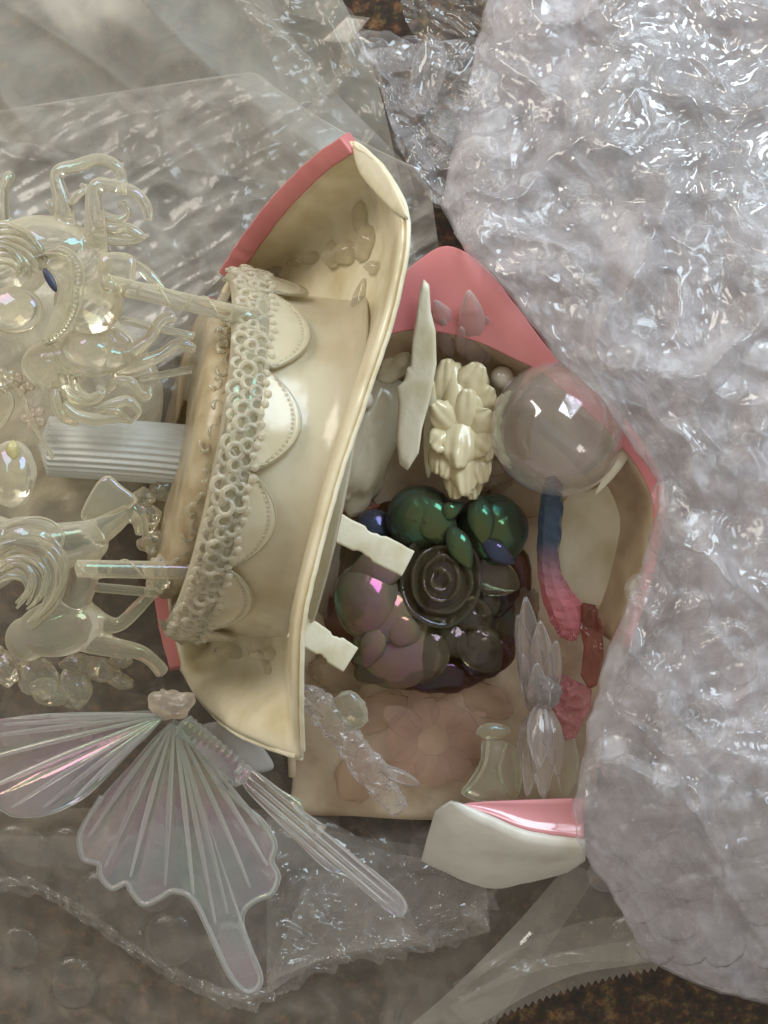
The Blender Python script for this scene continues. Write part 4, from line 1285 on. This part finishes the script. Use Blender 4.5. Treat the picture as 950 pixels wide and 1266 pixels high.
for (x, y, a_, b_, r_) in ((610, 726, 30, 40, 0.2), (540, 832, 46, 26, 0.1), (600, 812, 36, 26, -0.3)):
    V, F = ball((x, y, 84), (a_, b_, 16), 26, 16, rot=r_, noise=0.2, ns=1.5, seed=x); mk('petal', V, F, M['amber'], cl)

# clear orb with seam
orb = thing('clear_orb', 'large clear pearly hollow ball resting in the tray', 'ball', (690, 530, 56))
V, F = ball((690, 530, 156), 84, 64, 40); mk('shell', V, F, M['orb'], orb)
V, F = ball((690, 530, 156), 81, 64, 40); mk('inner_shell', V, F, film('clear_orb_inner', 0.02, 0.12, rgb(226, 216, 206), rough=0.03, bump=None), orb)
a = np.linspace(0.1, 1.75, 40)
V, F = tube(np.stack([690 + 83 * np.cos(a), 530 + 83 * np.sin(a), 156 - 12 * np.sin(a * 2)], -1), 2.2, 8); mk('seam', V, F, M['clear'], orb)
V, F = leaf((786, 543, 150), (736, 612, 150), 7, 2.5, n=16); mk('flange', V, F, M['cream_pale'], orb)
a = np.linspace(-0.9, 0.5, 24)
V, F = tube(np.stack([708 + 40 * np.cos(a), 512 + 40 * np.sin(a), 156 + 66 - 14 * (a + .2) ** 2], -1), 1.2, 6); mk('seam', V, F, M['clear'], orb)

# cream flower spray
fs = thing('flower_spray', 'cream pearly flower spray with crinkled petals between shard and orb', 'flower', (570, 540, 60))
shapes = []
V, F = tube([(566, 600, 110), (568, 560, 128), (566, 500, 140), (560, 450, 140)], [12, 20, 20, 10], 12, n=20); mk('stem', V, F, M['pearl_cream'], fs)
for (x, y, dx, dy, w, z) in ((552, 486, 2, -44, 17, 150), (578, 484, 16, -36, 19, 158), (594, 500, 12, -22, 15, 156), (556, 520, -20, -22, 17, 160), (576, 516, 4, -36, 18, 162), (592, 526, 16, -16, 17, 162),
                             (552, 540, -16, 14, 17, 158), (570, 540, -3, 40, 20, 164), (590, 546, 14, 10, 17, 162), (560, 562, -10, 30, 15, 154), (574, 564, 2, 52, 17, 158), (588, 566, 10, 32, 15, 152),
                             (566, 580, -4, 38, 14, 146), (580, 584, 6, 34, 13, 144), (596, 540, 8, 30, 12, 150), (546, 556, -6, 30, 12, 146)):
    L_ = math.hypot(dx, dy) * 1.35 + 6
    ang = math.atan2(dy, dx)
    su, sv = np.meshgrid(np.linspace(0, 1, 13), np.linspace(-1, 1, 13), indexing='ij')
    wd_ = w * 1.15 * (0.35 + 0.65 * np.sin(np.pi * (su * 0.72 + 0.14))) * (1 - 0.35 * np.clip(su - .8, 0, 1) * 5 * sv ** 2)
    lx = (su - 0.35) * L_ * (1 - 0.12 * sv ** 2 * (su > .5))
    ly = sv * wd_
    zz_ = z - 10 + 12 * np.sin(su * 1.9) - 9 * sv ** 2 + 2.2 * np.cos(sv * 9 + x) * su + 3.0 * pnoise(np.stack([lx / 9, ly / 9, lx * 0 + x * .37], -1)) * (0.4 + su) + 3.5 * np.cos(sv * 4 + x * 1.3) * np.clip(su - 0.6, 0, 1) * 2
    V = np.stack([x + lx * math.cos(ang) - ly * math.sin(ang), y + lx * math.sin(ang) + ly * math.cos(ang), zz_], -1).reshape(-1, 3)
    mk('petal', V, grid_faces(13, 13), M['pearl_cream'], fs, closed=False, post=mod_solid(2.6, 0))

# cream shard
sh = thing('cream_shard', 'tall pale cream pointed shard leaning in front of the pink border', 'shard', (515, 470, 60))
outl = [(524, 345), (531, 352), (533, 385), (539, 410), (540, 450), (533, 490), (522, 530), (518, 560), (504, 582), (494, 574), (490, 545), (493, 500), (490, 480), (500, 470), (503, 455), (508, 452), (510, 420), (515, 390), (519, 360)]
V, F = fan_solid(outl, (516, 470), lambda x, y: 172 + 0.16 * (470 - y) + 0.25 * (x - 515), 6, 160, 10, sharp=True)
mk('blade', V, F, M['cream_pale'], sh)
V, F = leaf((530, 590, 120), (536, 470, 150), 9, 6, n=16); mk('rib', V, F, M['cream'], sh)

# rosy crystal tips
for (parts, lab) in (((((568, 430, 128), (538, 372, 182), 14), ((556, 440, 124), (548, 394, 170), 11)), 'short rosy clear crystal tip right beside the cream shard'),
                     ((((590, 452, 126), (580, 360, 196), 17), ((574, 440, 130), (570, 404, 176), 9), ((600, 450, 124), (602, 392, 170), 10)), 'tall rosy clear crystal tip against the pink border')):
    ct = thing('crystal_tip', lab, 'crystal', parts[0][0], 'rosy crystal tips')
    for (a, b_, w) in parts:
        V, F = leaf(a, b_, w, w * .55, n=16, ridge_amp=0.08, pw=0.6); mk('blade', V, F, M['crystal_rose'], ct)

# blue to pink wand, fluff
wd = thing('blue_stick', 'translucent stick fading from dark blue to pink below the clear ball', 'stick', (680, 680, 60))
def wand_mat():
    m, nt, N, L = new_mat('blue_to_pink_resin')
    b = N['Principled BSDF']
    tc = N.new('ShaderNodeTexCoord'); sp = N.new('ShaderNodeSeparateXYZ')
    L.new(tc.outputs['Object'], sp.inputs[0])
    mr = N.new('ShaderNodeMapRange'); mr.inputs[1].default_value = 0.026; mr.inputs[2].default_value = -0.024
    L.new(sp.outputs['Y'], mr.inputs[0])
    rp = N.new('ShaderNodeValToRGB')
    rp.color_ramp.elements[0].position = 0.40; rp.color_ramp.elements[0].color = rgb(84, 104, 128)
    rp.color_ramp.elements[1].position = 0.78; rp.color_ramp.elements[1].color = rgb(238, 154, 164)
    e = rp.color_ramp.elements.new(0.55); e.color = rgb(178, 140, 152)
    L.new(mr.outputs[0], rp.inputs['Fac']); L.new(rp.outputs['Color'], b.inputs['Base Color'])
    b.inputs['Transmission Weight'].default_value = 0.6
    b.inputs['Roughness'].default_value = 0.12
    b.inputs['IOR'].default_value = 1.4
    L.new(add_bump(nt, 90, 0.4).outputs['Normal'], b.inputs['Normal'])
    return m
V, F = tube([(681, 590, 150), (683, 602, 152), (681, 630, 150), (679, 660, 142), (678, 696, 130), (684, 725, 124), (696, 750, 116), (704, 776, 106), (708, 790, 100)],
            [6, 13, 15, 15, 14, 17, 22, 18, 7], 9, n=26, mod=lambda th, s: 1 + 0.06 * np.cos(th * 3 + s * 50))
V = V + 1.6 * np.stack([fbm(V / 18.0, 2), fbm(V / 18.0 + 5, 2), fbm(V / 18.0 + 11, 2)], -1)
wm = wand_mat()
mk('stick', V, F, wm, wd, smooth=False)
g = Geo()
for k in range(260):
    a = random.uniform(0, 6.28); t = random.uniform(0.35, 1)
    c = np.array([680 + 24 * t, 694 + 88 * t, 124 - 16 * t]); rad = np.interp(t, [0, .3, .6, 1], [11, 15, 23, 12])
    el = random.uniform(0, 1.4)
    d = np.array([math.cos(a) * math.cos(el), math.sin(a) * math.cos(el), math.sin(el)])
    p0 = c + d * rad * 0.9; p1 = c + d * (rad + random.uniform(2, 7)) + np.array([random.uniform(-4, 4), random.uniform(-4, 4), 0])
    sd = np.cross(d, [0.3, 0.2, 1]); sd /= np.linalg.norm(sd)
    g.add([p0 - sd * 0.5, p0 + sd * 0.5, p1], [(0, 1, 2)])
o = g.build('fluff', M['pink_fluff'], wd, closed=False); tag(o, kind='stuff')

rs = thing('red_shard', 'dark red see-through curved shard by the bubble wrap edge', 'shard', (732, 800, 60))
V, F = fan_solid([(720, 745), (736, 748), (744, 770), (747, 810), (738, 848), (728, 852), (718, 835), (722, 800), (716, 770)], (732, 800), lambda x, y: 120 + 0.4 * (x - 732) + 5 * ridge(n2(x, y, 30, 4), 2), 5, 90, 10, sharp=True); mk('shard', V, F, M['red_clear'], rs)
ps = thing('pink_shard', 'crumpled bright pink clear shard next to the crystal flower', 'shard', (705, 870, 60))
V, F = fan_solid([(686, 828), (702, 836), (732, 852), (730, 875), (712, 912), (700, 916), (688, 895), (680, 870), (682, 848)], (704, 870), lambda x, y: 112 + 9 * ridge(n2(x, y, 24, 2), 2), 4, 110, 14, sharp=True); mk('shard', V, F, M['pink_clear'], ps)

# clear crystal flower, two tiers
cf1 = thing('crystal_flower', 'clear plastic flower with upright pointed petals left of the pink shard', 'crystal', (660, 810, 60), 'clear crystal flowers')
for (a, b_, w) in (((662, 880, 110), (650, 738, 150), 17), ((660, 850, 120), (640, 760, 146), 11), ((672, 868, 116), (668, 768, 156), 15), ((676, 872, 116), (688, 792, 150), 13), ((664, 886, 112), (646, 808, 144), 12), ((668, 880, 120), (664, 820, 160), 14)):
    V, F = leaf(a, b_, w, w * .4, bend=5, n=18, ridge_amp=0.10, pw=0.7, seed=a[0]); mk('petal', V, F, M['crystal'], cf1)
V, F = ball((674, 856, 138), (20, 20, 14), 20, 12, noise=0.4, ns=2.2, seed=3); mk('heart', V, F, M['crystal'], cf1)
cf2 = thing('crystal_flower', 'clear plastic flower with long drooping petals above the pink fragment', 'crystal', (670, 930, 60), 'clear crystal flowers')
for (a, b_, w) in (((664, 872, 130), (652, 985, 150), 13), ((670, 872, 132), (672, 988, 158), 16), ((676, 876, 130), (690, 960, 150), 14), ((660, 880, 126), (644, 940, 140), 10), ((668, 870, 136), (666, 950, 164), 15)):
    V, F = leaf(a, b_, w, w * .4, bend=6, n=18, ridge_amp=0.12, pw=0.7, seed=a[0]); mk('petal', V, F, M['crystal'], cf2)
V, F = leaf((700, 985, 90), (704, 900, 110), 14, 7, n=14); mk('petal', V, F, M['ivory_clear'], cf2)

# crumpled clear stick at the lower left of the tray
ck = thing('crystal_stick', 'crumpled clear glinting stick lying across the tray floor beside the plate tip', 'crystal', (450, 930, 56))
V, F = tube(cr([(378, 852, 92), (400, 878, 98), (424, 908, 100), (446, 938, 100), (470, 966, 98), (494, 1000, 90)], 60), interp(np.linspace(0, 1, 60), [0, .1, .3, .5, .8, 1], [10, 17, 19, 18, 21, 12]), 22, squash=0.7)
V = V + 7 * np.stack([fbm(V / 14.0, 3), fbm(V / 14.0 + 9, 3), fbm(V / 14.0 + 21, 3)], -1)
mk('stick', V, F, M['crystal'], ck, smooth=False)
V, F = ball((434, 878, 104), (20, 26, 10), 20, 12, rot=-0.5, noise=0.3, ns=1.8, seed=2); mk('cap', V, F, M['ivory_clear'], ck)
V, F = leaf((470, 950, 110), (520, 970, 106), 8, 4, n=12, ridge_amp=.15); mk('splinter', V, F, M['crystal'], ck)

# cream tulip bits
tl_ = thing('tulip_flower', 'small cream see-through tulip standing behind the pink fragment', 'flower', (605, 945, 56))
V, F = fan_solid([(596, 916), (612, 914), (632, 920), (642, 932), (646, 960), (640, 986), (622, 992), (606, 990), (588, 990), (570, 980), (582, 962), (594, 940)], (614, 950),
                 lambda x, y: 98 + 0.22 * (y - 915), 9, 130, 14, rfun=lambda X, Y, s, k: (6 * np.cos((X - 614) / (5 + (Y - 905) * 0.10)) + 3 * fbm(n2(X, Y, 18, 3), 2)) * np.clip((1 - s) * 4, 0, 1))
mk('cup', V, F, M['ivory_clear'], tl_)
V, F = ball((610, 904, 100), (21, 10, 9), 24, 14, noise=0.15, ns=2); mk('bud', V, F, M['ivory_clear'], tl_)
V, F = tube(cr([(604, 916, 108), (600, 945, 116), (588, 966, 118), (572, 982, 118)], 20), 2.4, 8); mk('fold', V, F, M['ivory_clear'], tl_)
V, F = tube(cr([(626, 920, 108), (618, 950, 118), (624, 975, 120), (634, 988, 118)], 20), 2.2, 8); mk('fold', V, F, M['ivory_clear'], tl_)

# blush disc and its backing petals on the floor
bd = thing('blush_flower', 'faint blush see-through flower lying flat on the tray floor', 'flower', (535, 918, 56))
V, F = ball((536, 916, 64), (58, 54, 9), 40, 16, noise=0.1, ns=1.3, seed=6); mk('disc', V, F, M['blush'], bd)
for k in range(9):
    a = k * 0.7 + 0.2
    V, F = leaf((536 + 20 * math.cos(a), 916 + 18 * math.sin(a), 66), (536 + random.uniform(70, 92) * math.cos(a), 912 + random.uniform(58, 74) * math.sin(a), 74 + random.uniform(-4, 8)), random.uniform(15, 24), 4, bend=5, n=14, pw=0.5, ridge_amp=.05, seed=k)
    mk('petal', V, F, M['blush'], bd)
for (x, y, a_, b_, rt) in ((470, 880, 40, 22, -0.4), (600, 866, 34, 20, 0.4), (440, 960, 26, 34, 0.2)):
    V, F = ball((x, y, 64), (a_, b_, 8), 30, 14, rot=rt, noise=0.35, ns=1.6, seed=x); mk('petal', V, F, M['blush'], bd)

print('objects', len(bpy.data.objects))
